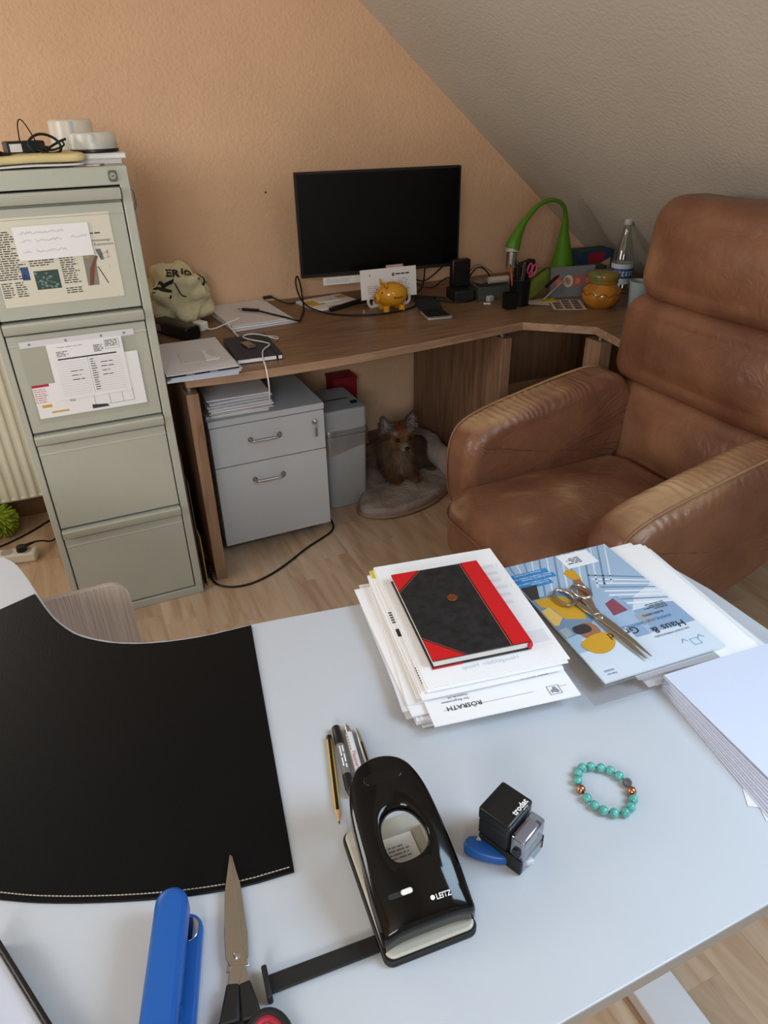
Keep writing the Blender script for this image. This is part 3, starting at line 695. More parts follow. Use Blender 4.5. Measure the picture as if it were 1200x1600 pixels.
# ---- pile three at the right edge
G3 = 'bluish white sheets in the pile at the right end of the desk'; L3 = 'bluish white sheet fanned in the pile at the right end of the white desk'
zc = WZ + .0004
M_pb = mat('cool_white_paper', 'c9d0e3', .8, bump=.02, bscale=30)
b_ = None
for k in range(9):
    th = .0022; a_ = R(-10 + .6 * k); sheet('paper_sheet', nth(k, 'bluish white sheet, %s from the bottom of the pile at the right desk end'), 'paper', (.651 + .105 * cos(a_) + .1485 * sin(a_), .516 - .003 * (k % 2) + .105 * sin(a_) - .1485 * cos(a_), zc), a_, th=th, group=G3, m=M_pb, seed=60 + k, curl=.0); zc += th + .0004
pt = sheet('top_sheet', 'blank bluish sheet on top of the right-hand paper pile', 'paper', (.651 + .1055 * cos(R(-4.4)) + .15 * sin(R(-4.4)), .516 + .1055 * sin(R(-4.4)) - .15 * cos(R(-4.4)), zc), R(-4.4), .211, .300, .0012, m=M_pb, curl=.002, seed=77)
for k in range(3):
    cc = B().bx((-.02, -.012, 0), (.02, .012, .0003)).out('paper_slip', M_paper2, None, (.628 + .003 * k, .322 - .020 * k, WZ + .0006), (0, 0, R(-35 + 9 * k)), smooth=False); tag(cc, ('farthest', 'middle', 'nearest')[k] + ' of three small paper slips left of the right-hand pile', 'paper slip', 'slips beside the right-hand pile')

# ---- bracelet
pts = [(.460, .448), (.471, .445), (.481, .438), (.489, .430), (.4935, .419), (.4955, .407), (.492, .395), (.486, .385), (.476, .378), (.465, .375), (.453, .380), (.444, .388), (.439, .398), (.4375, .410), (.4385, .423), (.443, .4345), (.4505, .4435)]
cpt = Vector((.4665, .411)); t = thing('bead_bracelet', 'turquoise bead bracelet with two rose gold beads', 'bracelet', (cpt.x, cpt.y, WZ + .0001))
M_tq = mat('turquoise_bead', '57a79f', .22, var=.22, vscale=260, coat=.3); M_rg = mat('rose_gold', 'c98a6a', .16, 1); M_pv = mat('pave_grey', '8d8a84', .35, .8, bump=.8, bscale=1200)
P = resamp(cha([Vector(p) for p in pts], 1), 17)
off = 0
for k, p in enumerate(pts):
    p = Vector(p) - cpt; m = M_rg if k in (6, 14) else M_pv if k == 5 else M_tq
    r = .0057
    B().ball((p.x, p.y, r), r, 20, 14).out('bead', m, t)
B().tube([(p[0] - cpt.x, p[1] - cpt.y, .0057) for p in pts], .0008, 5, closed=True).out('cord', mat('dark_cord', '2a2620', .7), t)

# ---- stamp and correction roller
t = thing('self_inking_stamp', 'black self-inking office stamp with a clear front', 'stamp', (.3215, .4005, WZ), R(23))
B().bx((-.0235, -.011, .046), (.0235, .029, .064)).out('cap', M_blackp, t, bevel=.003, seg=3)
B().bx((-.0225, -.010, .022), (.0225, .028, .0455)).out('housing', M_blackm, t, bevel=.002)
M_cl2 = clear('smoky_clear_plastic', (.72, .74, .80, 1), .16, .08)
c = B().bx((-.021, -.030, .018), (.021, -.0115, .052)).out('clear_window', M_cl2, t, bevel=.003)
B().bx((-.016, -.026, .022), (.016, -.013, .045)).out('ink_carriage', mat('pale_lilac_plastic', '9a98a8', .4), c, bevel=.002)
for x in (-1, 1):
    B().bx((x * .0215 - .002, -.030, .001), (x * .0215 + .002, .026, .0215)).out('side_leg', M_blackm, t, bevel=.001)
    B().cyl((x * .0238, -.022, .032), (x * .0212, -.022, .032), .0055, 14).out('hub', M_blackp, t)
B().bx((-.0185, -.030, .0), (.0185, -.0285, .017)).out('foot_plate', clear('clear_foot', (.9, .93, 1, 1), .12, .1), t)
for y in (.022, .026): B().bx((-.019, y - .0008, .0642), (.019, y + .0006, .0650)).out('ridge', M_blackp, t)
text('trodat', .0095, t, mat('white_print', 'e6e6e6', .6), (-.006, -.008, .0646), bold=.00025); text('printy', .0032, t, MATS['white_print'], (.006, -.0108, .0646))
t = thing('correction_roller', 'blue correction tape roller partly under the black stamp', 'correction tape', (.2935, .4005, WZ), R(-40))
M_blu = mat('blue_plastic', '1c58a6', .32)
b = B(); puff(b, cha([Vector(p) for p in [(-.024, -.011), (.022, -.012), (.026, .0), (.022, .012), (-.02, .013), (-.028, .002)]], 2), .014, lambda u, v, w: (u, v, .0075 + w), .004, .001, 40); b.out('body', M_blu, t, ang=180)
text('&', .009, t, MATS['white_print'], (-.014, .0035, .0164))
B().prism([(.027, -.006), (.045, -.005), (.052, .0), (.045, .006), (.027, .007)], .003, .011).out('nozzle', mat('pale_nozzle', 'c4c8cf', .35), t, bevel=.002)

# ---- hole punch
t = thing('hole_punch', 'glossy black office hole punch with cream base', 'hole punch', (.1965, .4085, WZ), R(-4.5))
M_cream = mat('cream_metal', 'b4b1a4', .35, coat=.2)
BW, BL = .100, .152
B().prism(rrect(BW, BL, .010), 0, .0085).out('rubber_tray', M_blackm, t, bevel=.0015)
B().prism(rrect(BW - .005, BL - .005, .009), .0088, .0135).out('base_plate', M_cream, t, bevel=.003, seg=3)
def lz(y): # lever height along its length
    u = (y + .066) / .16; return .046 + .050 * u - .006 * sin(pi * u) * -1
def lever_outline():
    p = [(-.0485, -.068), (.0485, -.068), (.0490, -.03), (.0465, .03), (.0425, .062), (.030, .088), (.0, .098), (-.030, .088), (-.0425, .062), (-.0465, .03), (-.0490, -.03)]
    q = cha([Vector(a) for a in p[2:]], 3, False); return [Vector(p[0]), Vector(p[1])] + q
N = 120
O = resamp(lever_outline(), N); 
hc = Vector((.0015, .012))
hole = resamp(cha([Vector(a) for a in [(-.0225, -.013), (.006, -.014), (.0235, -.005), (.0255, .012), (.014, .034), (-.006, .038), (-.022, .024)]], 3), N)
hole = [h + Vector((.001, .0)) for h in hole]
def align(A, Bq, c):
    out = []
    for a in A:
        d = (a - c).normalized(); best = max(Bq, key=lambda q: (q - c).normalized().dot(d)); out.append(best)
    return out
Hh = align(O, resamp(hole, 480), Vector((.0015, .010)))
b = B(); cols = []
def crown(x, y): return -.010 * (abs(x) / .049) ** 4
specs = [(0.0, -.020), (0.0, -.006), (.02, -.0015), (.06, 0), (.3, .0005), (.6, .0005), (.88, 0), (.96, -.0015), (1.0, -.006), (1.0, -.010)]
vs = []; fs = []
for (u, dz) in specs:
    for i in range(N):
        p = O[i].lerp(Hh[i], u); vs.append((p.x, p.y, lz(p.y) + dz + crown(p.x, p.y)))
for r in range(len(specs) - 1):
    for i in range(N): fs.append((r * N + i, r * N + (i + 1) % N, (r + 1) * N + (i + 1) % N, (r + 1) * N + i))
b.add(vs, fs); lv = b.out('lever', M_gloss, t, ang=60)
md = lv.modifiers.new('solid', 'SOLIDIFY'); md.thickness = .0018; md.offset = -1
b = B(); puff(b, rrect(.044, .012, .0055, 5), .004, lambda u, v, w: (u, .070 + v, lz(.070 + v) - .0012 + w), .0015, .0, 40)
b.out('thumb_recess', mat('black_recess', '020203', .25), lv, ang=180)
M_wp = mat('warm_white_plastic', 'e2e0d8', .4)
B().prism(rrect(.026, .0052, .0024), .0, .0011, M=Matrix.Translation((-.0215, -.041, lz(-.041) + .0003)) @ Matrix.Rotation(.30, 4, 'X')).out('lock_slot', mat('slot_black', '1a1a1c', .5), lv)
B().prism(rrect(.012, .0052, .0024), .001, .0035, M=Matrix.Translation((-.0155, -.041, lz(-.041) + .0003)) @ Matrix.Rotation(.30, 4, 'X')).out('lock_slider', M_wp, lv, bevel=.0008)
text('LEITZ', .0064, lv, MATS['white_print'], xf=lambda v: Vector((v.x + .011, v.y - .0555, lz(v.y - .0555) + crown(v.x + .011, 0) + .0011)), bold=.00012)
b = B(); b.prism([(cos(a) * .0023, sin(a) * .0023) for a in [2 * pi * k / 16 for k in range(16)]], 0, .0003, M=Matrix.Translation((.0075, -.0530, lz(-.0525) + .0012)) @ Matrix.Rotation(.31, 4, 'X')); b.out('emblem', MATS['white_print'], lv)
Mx = Matrix(((0, 0, 1, 0), (1, 0, 0, 0), (0, 1, 0, 0), (0, 0, 0, 1)))
for s in (-1, 1):
    B().prism([(-.060, .0138), (.052, .0138), (.046, .030), (.02, .050), (-.035, .048), (-.060, .034)], .0375 * s - .001, .0375 * s + .001, M=Mx).out('side_cheek', M_cream, t, bevel=.0006)
    for y, z_ in ((-.045, .024), (-.028, .034)): B().cyl((.039 * s, y, z_), (.0415 * s, y, z_), .0032, 12).out('rivet', M_chrome, t)
    B().cyl((.028 * s, -.038, .0136), (.028 * s, -.038, .040), .004, 14).out('punch_pin', M_steel, t)
B().bx((-.036, -.052, .022), (.036, -.026, .030)).out('pin_bridge', M_cream, t, bevel=.001)
lb = B().bx((-.022, .004, .0139), (.024, .048, .0145)).out('paper_label', M_paper, t)
b = B(); greek(b, -.016, .018, .018, .036, .0045, .0018, .0147, 0, .3, .006); b.out('print', M_grey, lb, smooth=False, fix=False)
ar = B().bx((-.160, -.0590, .0025), (-.0505, -.0420, .0060)).out('paper_guide', M_blackm, t, bevel=.0008)
B().bx((-.1640, -.066, .0), (-.1585, -.035, .014)).out('end_stop', M_blackm, ar, bevel=.0018)
# ---- pencil and pens behind the punch
def pen(name, label, cat, a, c, z, r, build):
    a = Vector((a[0], a[1], z)); c = Vector((c[0], c[1], z)); t = thing(name, label, cat, a, math.atan2(c.y - a.y, c.x - a.x)); build(t, (c - a).length); return t
RX = Matrix.Rotation(pi / 2, 4, 'Y')
def lx(prof, n=16): return B().lathe(prof, n, M=RX)
def pencil(t, L):
    b = B(); 
    for k in range(6):
        a0, a1 = 2 * pi * k / 6, 2 * pi * (k + 1) / 6
        b.add([(0, .0037 * cos(a0), .0037 * sin(a0)), (0, .0037 * cos(a1), .0037 * sin(a1)), (L - .018, .0037 * cos(a1), .0037 * sin(a1)), (L - .018, .0037 * cos(a0), .0037 * sin(a0))], [(0, 1, 2, 3)], k % 2)
    b.out('barrel', [mat('pencil_yellow', 'c9a03a', .35), M_blackp], t, smooth=False)
    B().lathe([(.0001, -.001), (.0037, 0), (.0037, .006)], 12, M=RX).out('end_cap', M_blackp, t)
    lx([(.0037, L - .018), (.0012, L - .004)]).out('sharpened_wood', mat('pencil_wood', 'c09a72', .7), t)
    lx([(.0012, L - .004), (.0001, L)]).out('lead', M_ink, t)
pen('pencil', 'yellow and black striped pencil left of the hole punch', 'pencil', (.1915, .632), (.1565, .503), WZ + .0040, .004, pencil)
def marker(t, L):
    lx([(.0055, 0), (.006, .001), (.006, .030), (.0057, .031)]).out('cap', M_blackp, t)
    bb_ = lx([(.0056, .0312), (.0056, L - .03)]).out('barrel', mat('grey_barrel', '6d6d6e', .4), t)
    lx([(.0057, L - .0295), (.0057, L - .01), (.003, L)]).out('grip', M_blackp, t)
    b = B(); greek(b, .036, -.003, L - .035, .003, .0035, .0016, .0059, 0, .1, .01); b.out('print', MATS['white_print'], bb_, smooth=False, fix=False)
pen('marker_pen', 'black and grey marker pen beside the pencil', 'pen', (.2045, .640), (.1835, .533), WZ + .0062, .006, marker)
def wpen(t, L):
    lx([(.0012, -.006), (.0012, 0), (.0036, .0005), (.0048, .012), (.0048, .0125)]).out('push_button', M_steel, t)
    bb_ = lx([(.005, .0127), (.005, L - .02), (.0015, L)]).out('barrel', mat('white_barrel', 'd6d6d8', .3), t)
    text('Hausverw.', .0078, bb_, mat('red_print', 'b3242c', .5), (.046, -.0028, .0052))
    b = B()
    for k in range(6): b.bx((.016 + k * .005, -.004, .0049), (.0172 + k * .005, -.0025, .0056))
    b.out('clip', M_steel, t)
pen('white_ballpen', 'white ballpoint pen with red lettering among the pens', 'pen', (.2185, .636), (.2005, .533), WZ + .0052, .005, wpen)
def mpen(t, L):
    lx([(.0003, 0), (.0022, .008), (.0042, .03), (.0044, .05), (.0044, L - .01), (.002, L)]).out('barrel', M_steel, t)
    B().bx((.03, -.0012, .0046), (.08, .0012, .0058)).out('clip', M_blackp, t, bevel=.0003)
pen('metal_ballpen', 'slim brushed metal ballpoint pen, rightmost of the pens', 'pen', (.2295, .630), (.2150, .533), WZ + .0047, .0045, mpen)

# ---- stapler
t = thing('stapler', 'blue stapler at the front edge of the white desk', 'stapler', (-.036, .466, WZ), R(-16))
def stad(L, w0, w1, y0): return [tuple(p) for p in cha([Vector(p) for p in [(-w0, y0 - .012), (-w0 * .6, y0 + .001), (w0 * .6, y0 + .001), (w0, y0 - .012), (w1, y0 - L), (-w1, y0 - L)]], 2)]
B().prism(rrect(.034, .165, .0165, 8, .010, -.0765), .0, .012).out('base', M_blu, t, bevel=.003, seg=3)
B().prism(rrect(.020, .024, .0095, 8, .0135, -.012), .0122, .0138).out('anvil', M_chrome, t, bevel=.0005)
B().bx((-.008, -.15, .0125), (.008, -.006, .030)).out('magazine_rail', M_steel, t, bevel=.001)
b = B(); o = resamp([Vector(p) for p in rrect(.032, .175, .0155, 8, 0, -.0715)], 90); vs = []; fs = []
rs = [(1.0, -.018), (1.0, -.002), (.93, .0015), (.72, .0045), (.4, .005), (.1, .005)]
for (s, dz) in rs:
    for p in o:
        x = p.x * s; y = p.y if s == 1 else -.0715 + (p.y + .0715) * (1 - (1 - s) * .18); vs.append((x, y, .043 + dz - .00 * (p.y)))
for r in range(len(rs) - 1):
    for i in range(90): fs.append((r * 90 + i, r * 90 + (i + 1) % 90, (r + 1) * 90 + (i + 1) % 90, (r + 1) * 90 + i))
fs.append(tuple((len(rs) - 1) * 90 + i for i in range(90))); fs.append(tuple(range(90))[::-1]); b.add(vs, fs)
b.out('arm', M_blu, t, ang=35)
B().bx((.009, -.15, .012), (.016, -.085, .034)).out('side_latch', M_blu, t, bevel=.002)

# ---- black handled scissors
scissors('scissors with black and red handles beside the blue stapler', (.0120, .407, WZ + .0040), R(-10.5), .112, mat('polished_steel', 'c4c1bb', .18, 1), M_blackm, ((.020, .030, .022, -.088), (.017, .027, .019, -.088)), mat('red_rubber', '9c1f34', .5), op=.25, bw=1.35)

# ---- slim tray bottom left
t = thing('slim_tray', 'slim white tray with black rims in the near left corner of the desk', 'tray', (-.188, .418, WZ), R(23.5))
B().bx((-.025, -.14, 0), (.025, .098, .012)).out('tray_body', mat('milky_plastic', 'c2c6d4', .25), t, bevel=.002)
for x in (-.0275, .0275): B().bx((x - .0025, -.142, 0), (x + .0025, .10, .019)).out('rim', M_blackp, t, bevel=.0015)
B().ball((.012, -.022, .0135), (.006, .006, .0035), 14, 8).out('knob', mat('milky_knob', 'b4b6c4', .2), t)

# ================================================================ papers on the filing cabinet drawers
def wall_rot(tilt=0): return (pi / 2, R(tilt), 0)     # sheet stands upright facing the camera side
FY = 2.0485
def vsheet(name, label, cat, x0, x1, z0, z1, y, th=.0006, m=None, tilt=0, group=None):
    t = thing(name, label, cat, ((x0 + x1) / 2, y, (z0 + z1) / 2), (pi / 2, 0, R(0)), group); t.rotation_euler = (pi / 2, R(-tilt) * 0, 0)
    w, h = x1 - x0, z1 - z0
    t.rotation_euler = Matrix.Rotation(pi / 2, 3, 'X').to_4x4().to_3x3().to_euler() if not tilt else (Matrix.Rotation(R(tilt), 3, 'Y') @ Matrix.Rotation(pi / 2, 3, 'X')).to_euler()
    B().bx((-w / 2, -h / 2, 0), (w / 2, h / 2, th)).out('sheet', m or M_paper, t, smooth=False); return t, w, h
M_cream_p = mat('cream_paper', 'e4e0d2', .75)
t, w, h = vsheet('brochure_sheet', 'cream printed brochure sheet with small photos, in the sleeve on the top drawer', 'leaflet', -.137, .153, 1.008, 1.218, FY, m=M_cream_p)
z = .0009; b = B()
for (x0, y0, x1, y1) in ((-.142, -.04, -.075, .075), (-.142, -.085, -.115, -.045), (-.11, -.085, -.082, -.045), (-.066, -.012, .0, .02), (.005, -.06, .05, .01), (.005, -.085, .06, -.070)): greek(b, x0, y0, x1, y1, .0055, .0024, z, 0, .35, .01)
greek(b, .07, .052, .135, .058, .006, .003, z); b.out('print', M_ink, t, smooth=False, fix=False)
text('Vermessungs-', .0095, t, M_ink, (.085, .036, z)); text('und Katasteramt', .0095, t, M_ink, (.078, .026, z))
b = B(); b.quad(-.090, -.042, -.072, -.010, z, 0); b.quad(-.062, -.068, -.004, -.022, z, 1)
for k in range(26): 
    x = rnd.uniform(-.061, -.014); y = rnd.uniform(-.066, -.03); b.quad(x, y, x + rnd.uniform(.002, .008), y + rnd.uniform(.002, .007), z + .0001, 2)
b.poly([(.060, -.07), (.088, -.07), (.092, -.005), (.084, .018), (.062, .015)], z, 3); b.poly([(.064, -.07), (.074, -.07), (.088, -.02), (.098, -.0), (.092, .004), (.072, -.03)], z + .0001, 4); b.quad(.066, -.002, .078, .012, z + .0001, 5)
b.poly([(.092, -.025), (.094, -.024), (.112, -.068), (.110, -.069)], z + .0001, 6)
for k in range(16):
    a = rnd.uniform(0, pi); x = rnd.uniform(.092, .132); y = rnd.uniform(-.045, .012); l = rnd.uniform(.006, .016); dx, dy = cos(a) * l, sin(a) * l
    b.poly([(x, y), (x + dx, y + dy), (x + dx + .0008, y + dy - .0008), (x + .0008, y - .0008)], z, 7)
b.poly([(.095, .018), (.108, .018), (.112, -.008), (.104, -.01)], z, 8)
b.out('picture_print', [mat('photo_blue', '2c4f86', .5), mat('photo_green', '2f4a44', .5), mat('photo_pale', '7d9a92', .5), mat('photo_grey', '8b8880', .5), mat('photo_skin', '7a4a38', .5), mat('photo_gold', 'b8944a', .5), M_ink, M_grey, mat('photo_slate', '6b727a', .5)], t, smooth=False, fix=False)
s_ = B().bx((-.1455, -.106, .0012), (.1455, .106, .0016)).out('clear_sleeve', clear('thin_film', (.99, .99, .98, 1), .01, .3, .06), t, smooth=False)
t, w, h = vsheet('handwritten_note', 'folded white note with faint handwriting taped over the brochure', 'note', -.078, .098, 1.118, 1.197, FY - .0025, th=.0008)
hand = mat('pencil_grey', 'a0a0a8', .8)
def scribble(t, x0, x1, y, h, z, m, name='handwriting'):
    P = []; x = x0
    while x < x1: P.append((x, y + h * (rnd.random() ** 1.5), z)); x += h * .32
    B().tube(spl(P, 1), .00035, 4).out(name, m, t)
for (a, c, y) in ((-.075, .03, .022), (-.075, -.05, .003), (-.042, .022, .003), (.042, .082, .006), (-.075, -.055, -.022), (-.045, .028, -.022)): scribble(t, a, c, y, .007, .0012, hand)
M_film = MATS['thin_film']
t, w, h = vsheet('sleeve_second_drawer', 'clear punched sleeve with white strip taped on the second drawer', 'plastic sleeve', -.137, .159, .688, .922, FY, m=M_film)
sp = B().bx((-.144, .097, .0008), (.146, .114, .0014)).out('punched_strip', M_paper2, t, smooth=False)
for x in (-.12, -.03, .06, .12): B().prism([(x + .0035 * cos(a), .105 + .0035 * sin(a)) for a in [2 * pi * k / 12 for k in range(12)]], .0014, .0017).out('punch_hole', M_grey, sp, smooth=False)
t, w, h = vsheet('white_drawing_sheet', 'white sheet with a thin line drawing, behind the form on the second drawer', 'paper', .0, .156, .704, .858, FY - .0018)
b = B(); z = .0009
for (x0, y0, x1, y1) in ((-.06, -.028, .045, -.0272), (-.06, -.063, .045, -.0622), (-.06, -.063, -.0592, -.028), (.045, -.063, .0458, -.028), (-.02, -.063, -.0192, -.028), (.015, -.063, .0158, -.028)): b.quad(x0, y0, x1, y1, z)
b.out('print', M_ink, t, smooth=False, fix=False)
B().poly([(-.07, -.07), (-.025, -.07), (-.03, -.062), (-.07, -.058)], z).out('photo_print', mat('photo_dark', '39424a', .5), t, smooth=False, fix=False)
t, w, h = vsheet('postcard', 'white postcard with red heading at the left of the second drawer', 'postcard', -.131, .015, .704, .800, FY - .0016)
b = B(); z = .0009; b.quad(-.073, .041, -.030, .048, z, 0); greek(b, -.071, -.008, -.035, .036, .006, .0025, z, 1, .3, .008); b.quad(-.06, -.018, -.035, -.010, z, 2); b.quad(-.04, -.036, .005, -.031, z, 2); greek(b, .012, -.01, .03, .012, .004, .0016, z, 3)
b.out('print', [mat('red_heading', 'b02a3c', .6), mat('pale_red_print', 'c98a86', .6), mat('ochre_print', 'd0a548', .6), M_ink], t, smooth=False, fix=False)
t, w, h = vsheet('form', 'white ruled form with black table heading in the middle of the second drawer', 'form', -.071, .121, .748, .905, FY - .0032, th=.001)
b = B(); z = .0013
b.quad(-.075, .033, .076, .0365, z, 0); b.quad(-.0015, -.07, -.0008, .033, z, 1)
for k in range(15): b.quad(-.082, .026 - k * .0066, -.006, .0264 - k * .0066, z, 1); b.quad(.003, .026 - k * .0066, .086, .0264 - k * .0066, z, 1)
greek(b, .020, .043, .045, .062, .004, .0018, z, 0); greek(b, -.075, .042, -.045, .056, .004, .0016, z, 0); greek(b, -.07, .065, .0, .068, .004, .0016, z, 1, .1)
greek(b, .052, .052, .084, .070, .0045, .002, z, 0, .1); greek(b, .004, -.068, .02, .026, .0066, .002, z, 0, .3)
greek(b, .03, -.03, .07, .015, .012, .002, z, 0, .5); greek(b, -.05, -.03, -.01, .0, .012, .002, z, 0, .5)
for (x0, y0, x1, y1) in ((.05, .048, .0875, .0486), (.05, .072, .0875, .0726), (.05, .048, .0506, .0726), (.087, .048, .0876, .0726)): b.quad(x0, y0, x1, y1, z, 0)
b.out('print', [M_ink, M_grey], t, smooth=False, fix=False)

# ================================================================ on top of the filing cabinet
CT = 1.3205
def obox(name, label, cat, a, c, m, rz=0, bev=.001, group=None, parent=None):
    ctr = [(a[i] + c[i]) / 2 for i in range(2)] + [min(a[2], c[2])]
    o = B().bx((a[0] - ctr[0], a[1] - ctr[1], 0), (c[0] - ctr[0], c[1] - ctr[1], abs(c[2] - a[2]))).out(name, m, parent, ctr, (0, 0, rz), bevel=bev)
    if label: tag(o, label, cat, group)
    return o
t = thing('lower_book', 'thin cream book, lower of the two under the short disc tub on the cabinet', 'book', (.158, 2.215, CT), R(2))
B().bx((-.062, -.09, 0), (.056, .09, .0018)).out('back_cover', M_cream_p, t); B().bx((-.060, -.088, .002), (.055, .088, .010)).out('page_block', M_paper2, t, smooth=False); B().bx((-.062, -.09, .0102), (.056, .09, .012)).out('front_cover', M_cream_p, t)
t = thing('upper_book', 'thin white book right under the short disc tub on the cabinet', 'book', (.162, 2.21, CT + .0125), R(-1.5))
B().bx((-.068, -.088, 0), (.068, .088, .0015)).out('back_cover', M_white, t); B().bx((-.066, -.086, .0017), (.067, .086, .0095)).out('page_block', M_paper, t, smooth=False); B().bx((-.068, -.088, .0097), (.068, .088, .0112)).out('front_cover', M_white, t)
M_tub = clear('frosted_clear_tub', (.95, .94, .88, 1), .06, .3, .3, .5)
def cdtub(name, label, loc, hh, nd, mdisc):
    t = thing(name, label, 'disc box', loc)
    B().lathe([(.0, 0), (.0585, 0), (.0605, .002), (.0605, .008), (.056, .010), (.0, .010)], 40).out('base', M_blackp, t)
    B().lathe([(.0, .0105), (.0565, .0105), (.0565, .0105 + nd), (.0, .0105 + nd)], 40).out('discs', mdisc, t)
    B().cyl((0, 0, .011 + nd), (0, 0, hh - .004), .0075, 16).out('spindle', M_blackp, t)
    B().lathe([(.0590, .0085), (.0585, hh * .5), (.0570, hh - .004), (.053, hh), (.0, hh + .0005)], 40).out('cover', M_tub, t)
cdtub('disc_tub', 'short clear disc tub with black base on the cabinet', (.163, 2.212, CT + .024), .046, .012, mat('disc_silver', 'a9aaa0', .35, .2))
cdtub('disc_tub', 'taller clear disc tub standing behind the short one on the cabinet', (.124, 2.385, CT), .098, .035, mat('disc_greenish', '9ba27c', .4, .1))
M_env = mat('manila', 'd6c590', .8, var=.05, vscale=20, bump=.08, bscale=25)
def env(name, label, loc, rz, w, h, th, m, ry=0):
    b = B(); puff(b, rrect(w, h, .008, 3), th, lambda u, v, q: (u, v, th / 2 + .003 + q), th * .45, .002, 60, .0025, 9, 4); t = b.out(name, m, None, loc, (0, R(ry), rz), ang=180); tag(t, label, 'envelope'); return t
env('padded_envelope', 'manila padded envelope on top of the pile at the cabinet front edge', (-.045, 2.17, CT + .008), R(3), .34, .20, .018, M_env, 0)
env('white_envelope', 'white envelope directly under the manila padded envelope on the cabinet', (-.05, 2.158, CT + .0005), R(1), .34, .19, .004, M_paper2)
t = thing('power_adapter', 'black power adapter with a white sticker on the manila envelope', 'adapter', (-.005, 2.20, CT + .029), R(12))
B().bx((-.045, -.03, 0), (.045, .03, .027)).out('case', M_blackm, t, bevel=.004); B().bx((-.040, -.0306, .004), (-.012, -.0302, .022)).out('sticker', M_paper, t, smooth=False)
t = thing('cable_tangle', 'tangle of black cables lying on the envelopes on the cabinet', 'cable')
M_cbl = mat('black_rubber_cable', '0d0d0e', .5)
def cable(name, pts, r, parent, m=None, it=3): return B().tube(spl(pts, it), r, 8).out(name, m or M_cbl, parent, ang=180)
zc = CT + .024
cable('cable', [(-.10, 2.13, zc + .01), (-.06, 2.11, zc + .006), (-.01, 2.12, zc + .004), (.04, 2.13, zc + .012), (.08, 2.16, zc + .03), (.095, 2.17, zc + .034)], .0028, t)
cable('cable', [(.02, 2.12, zc + .004), (.0, 2.13, zc + .03), (.035, 2.14, zc + .052), (.075, 2.15, zc + .036), (.082, 2.14, zc + .008), (.05, 2.11, zc + .003), (.02, 2.12, zc + .016)], .0032, t)
cable('cable', [(-.012, 2.21, zc + .03), (-.008, 2.2, zc + .075), (.004, 2.19, zc + .082), (.02, 2.19, zc + .045), (.028, 2.20, zc + .02)], .0016, t)
cable('cable', [(.03, 2.11, zc + .004), (.06, 2.12, zc + .018), (.03, 2.13, zc + .022), (.05, 2.115, zc + .01), (.09, 2.14, zc + .02), (.085, 2.15, zc + .03)], .0024, t)
cable('thick_cable', [(-.13, 2.16, zc + .05), (-.09, 2.13, zc + .03), (-.065, 2.11, zc + .008), (-.04, 2.10, zc + .004)], .007, t)
t = thing('yellow_tape_roll', 'small yellow rolled tape at the left front of the cabinet top', 'tape', (-.083, 2.085, CT + .024), R(20))
B().lathe([(.008, -.012), (.019, -.012), (.020, -.008), (.020, .008), (.019, .012), (.008, .012), (.008, -.012)], 24, M=Matrix.Translation((0, 0, .020)) @ Matrix.Rotation(pi / 2, 4, 'X')).out('roll', mat('yellow_tape', 'c99a2a', .35, var=.3, vscale=60), t)
B().bx((-.002, -.012, .0002), (.026, .012, .001)).out('loose_end', MATS['yellow_tape'], t)
t = obox('colour_leaflet', 'small dark red leaflet peeking out right of the manila envelope', 'leaflet', (.10, 2.07, CT + .0002), (.165, 2.11, CT + .0032), mat('dark_red_leaflet', '7d5148', .6, var=.5, vscale=60, col2='c9c3b4'), R(-20), .0002)

# ================================================================ left of the cabinet: floor
t = thing('power_strip', 'white power strip on the floor left of the filing cabinet', 'power strip', (-.445, 2.56, 0), R(-12))
B().bx((-.15, -.027, .0), (.15, .027, .038)).out('case', mat('ivory_plastic', 'dedbd0', .4), t, bevel=.007, seg=3)
for x in (-.09, -.02, .05, .115):
    s = B().lathe([(.0, .0382), (.019, .0382), (.021, .0386), (.021, .0392), (.0, .0392)], 20, M=Matrix.Translation((x, 0, 0))).out('socket', mat('socket_grey', 'a8a69c', .5), t)
t = thing('black_plug', 'black mains plug in the white power strip, its cord running behind the cabinet', 'plug', (-.345, 2.54, .0395), R(15))
B().cyl((0, 0, 0), (0, 0, .018), .019, 20, r2=.016).out('plug_body', M_blackp, t); B().tube([(.01, 0, .013), (.05, .008, .012)], .007, 10, radii=[.008, .004]).out('strain_relief', M_blackp, t)
cable('cord', [(.05, .008, .012), (.08, .02, .0), (.11, .04, -.03), (.15, .08, -.036), (.2, .14, -.036)], .0033, t)
t = thing('floor_cable', 'black cable running across the floor behind the white power strip', 'cable')
cable('cord', [(-.62, 2.58, .004), (-.5, 2.64, .004), (-.40, 2.68, .004), (-.31, 2.74, .004), (-.24, 2.81, .004), (-.15, 2.84, .004)], .0035, t); B().bx((-.70, 2.55, .0), (-.615, 2.62, .05)).out('adapter', M_blackm, t, bevel=.004)
t = thing('green_duster', 'fluffy lime green chenille duster under the radiator', 'duster', (-.425, 2.755, .0), 0)
M_lime = mat('lime_chenille', '8fa62a', .9, var=.25, vscale=40)
B().ball((0, 0, .075), (.058, .045, .052), 16, 10).out('core', M_lime, t)
b = B()
for k in range(230):
    a = rnd.uniform(0, 2 * pi); u = rnd.uniform(-.85, 1); s = math.sqrt(1 - u * u); d = Vector((s * cos(a), s * sin(a), u)); p = Vector((d.x * .055, d.y * .042, .075 + d.z * .05)); e = p + d * .024 + Vector((0, 0, -.006)); e.z = max(e.z, .006)
    b.tube([p, e], .005, 5, radii=[.0055, .0035])
o = b.out('chenille_fingers', M_lime, t); o['kind'] = 'stuff'
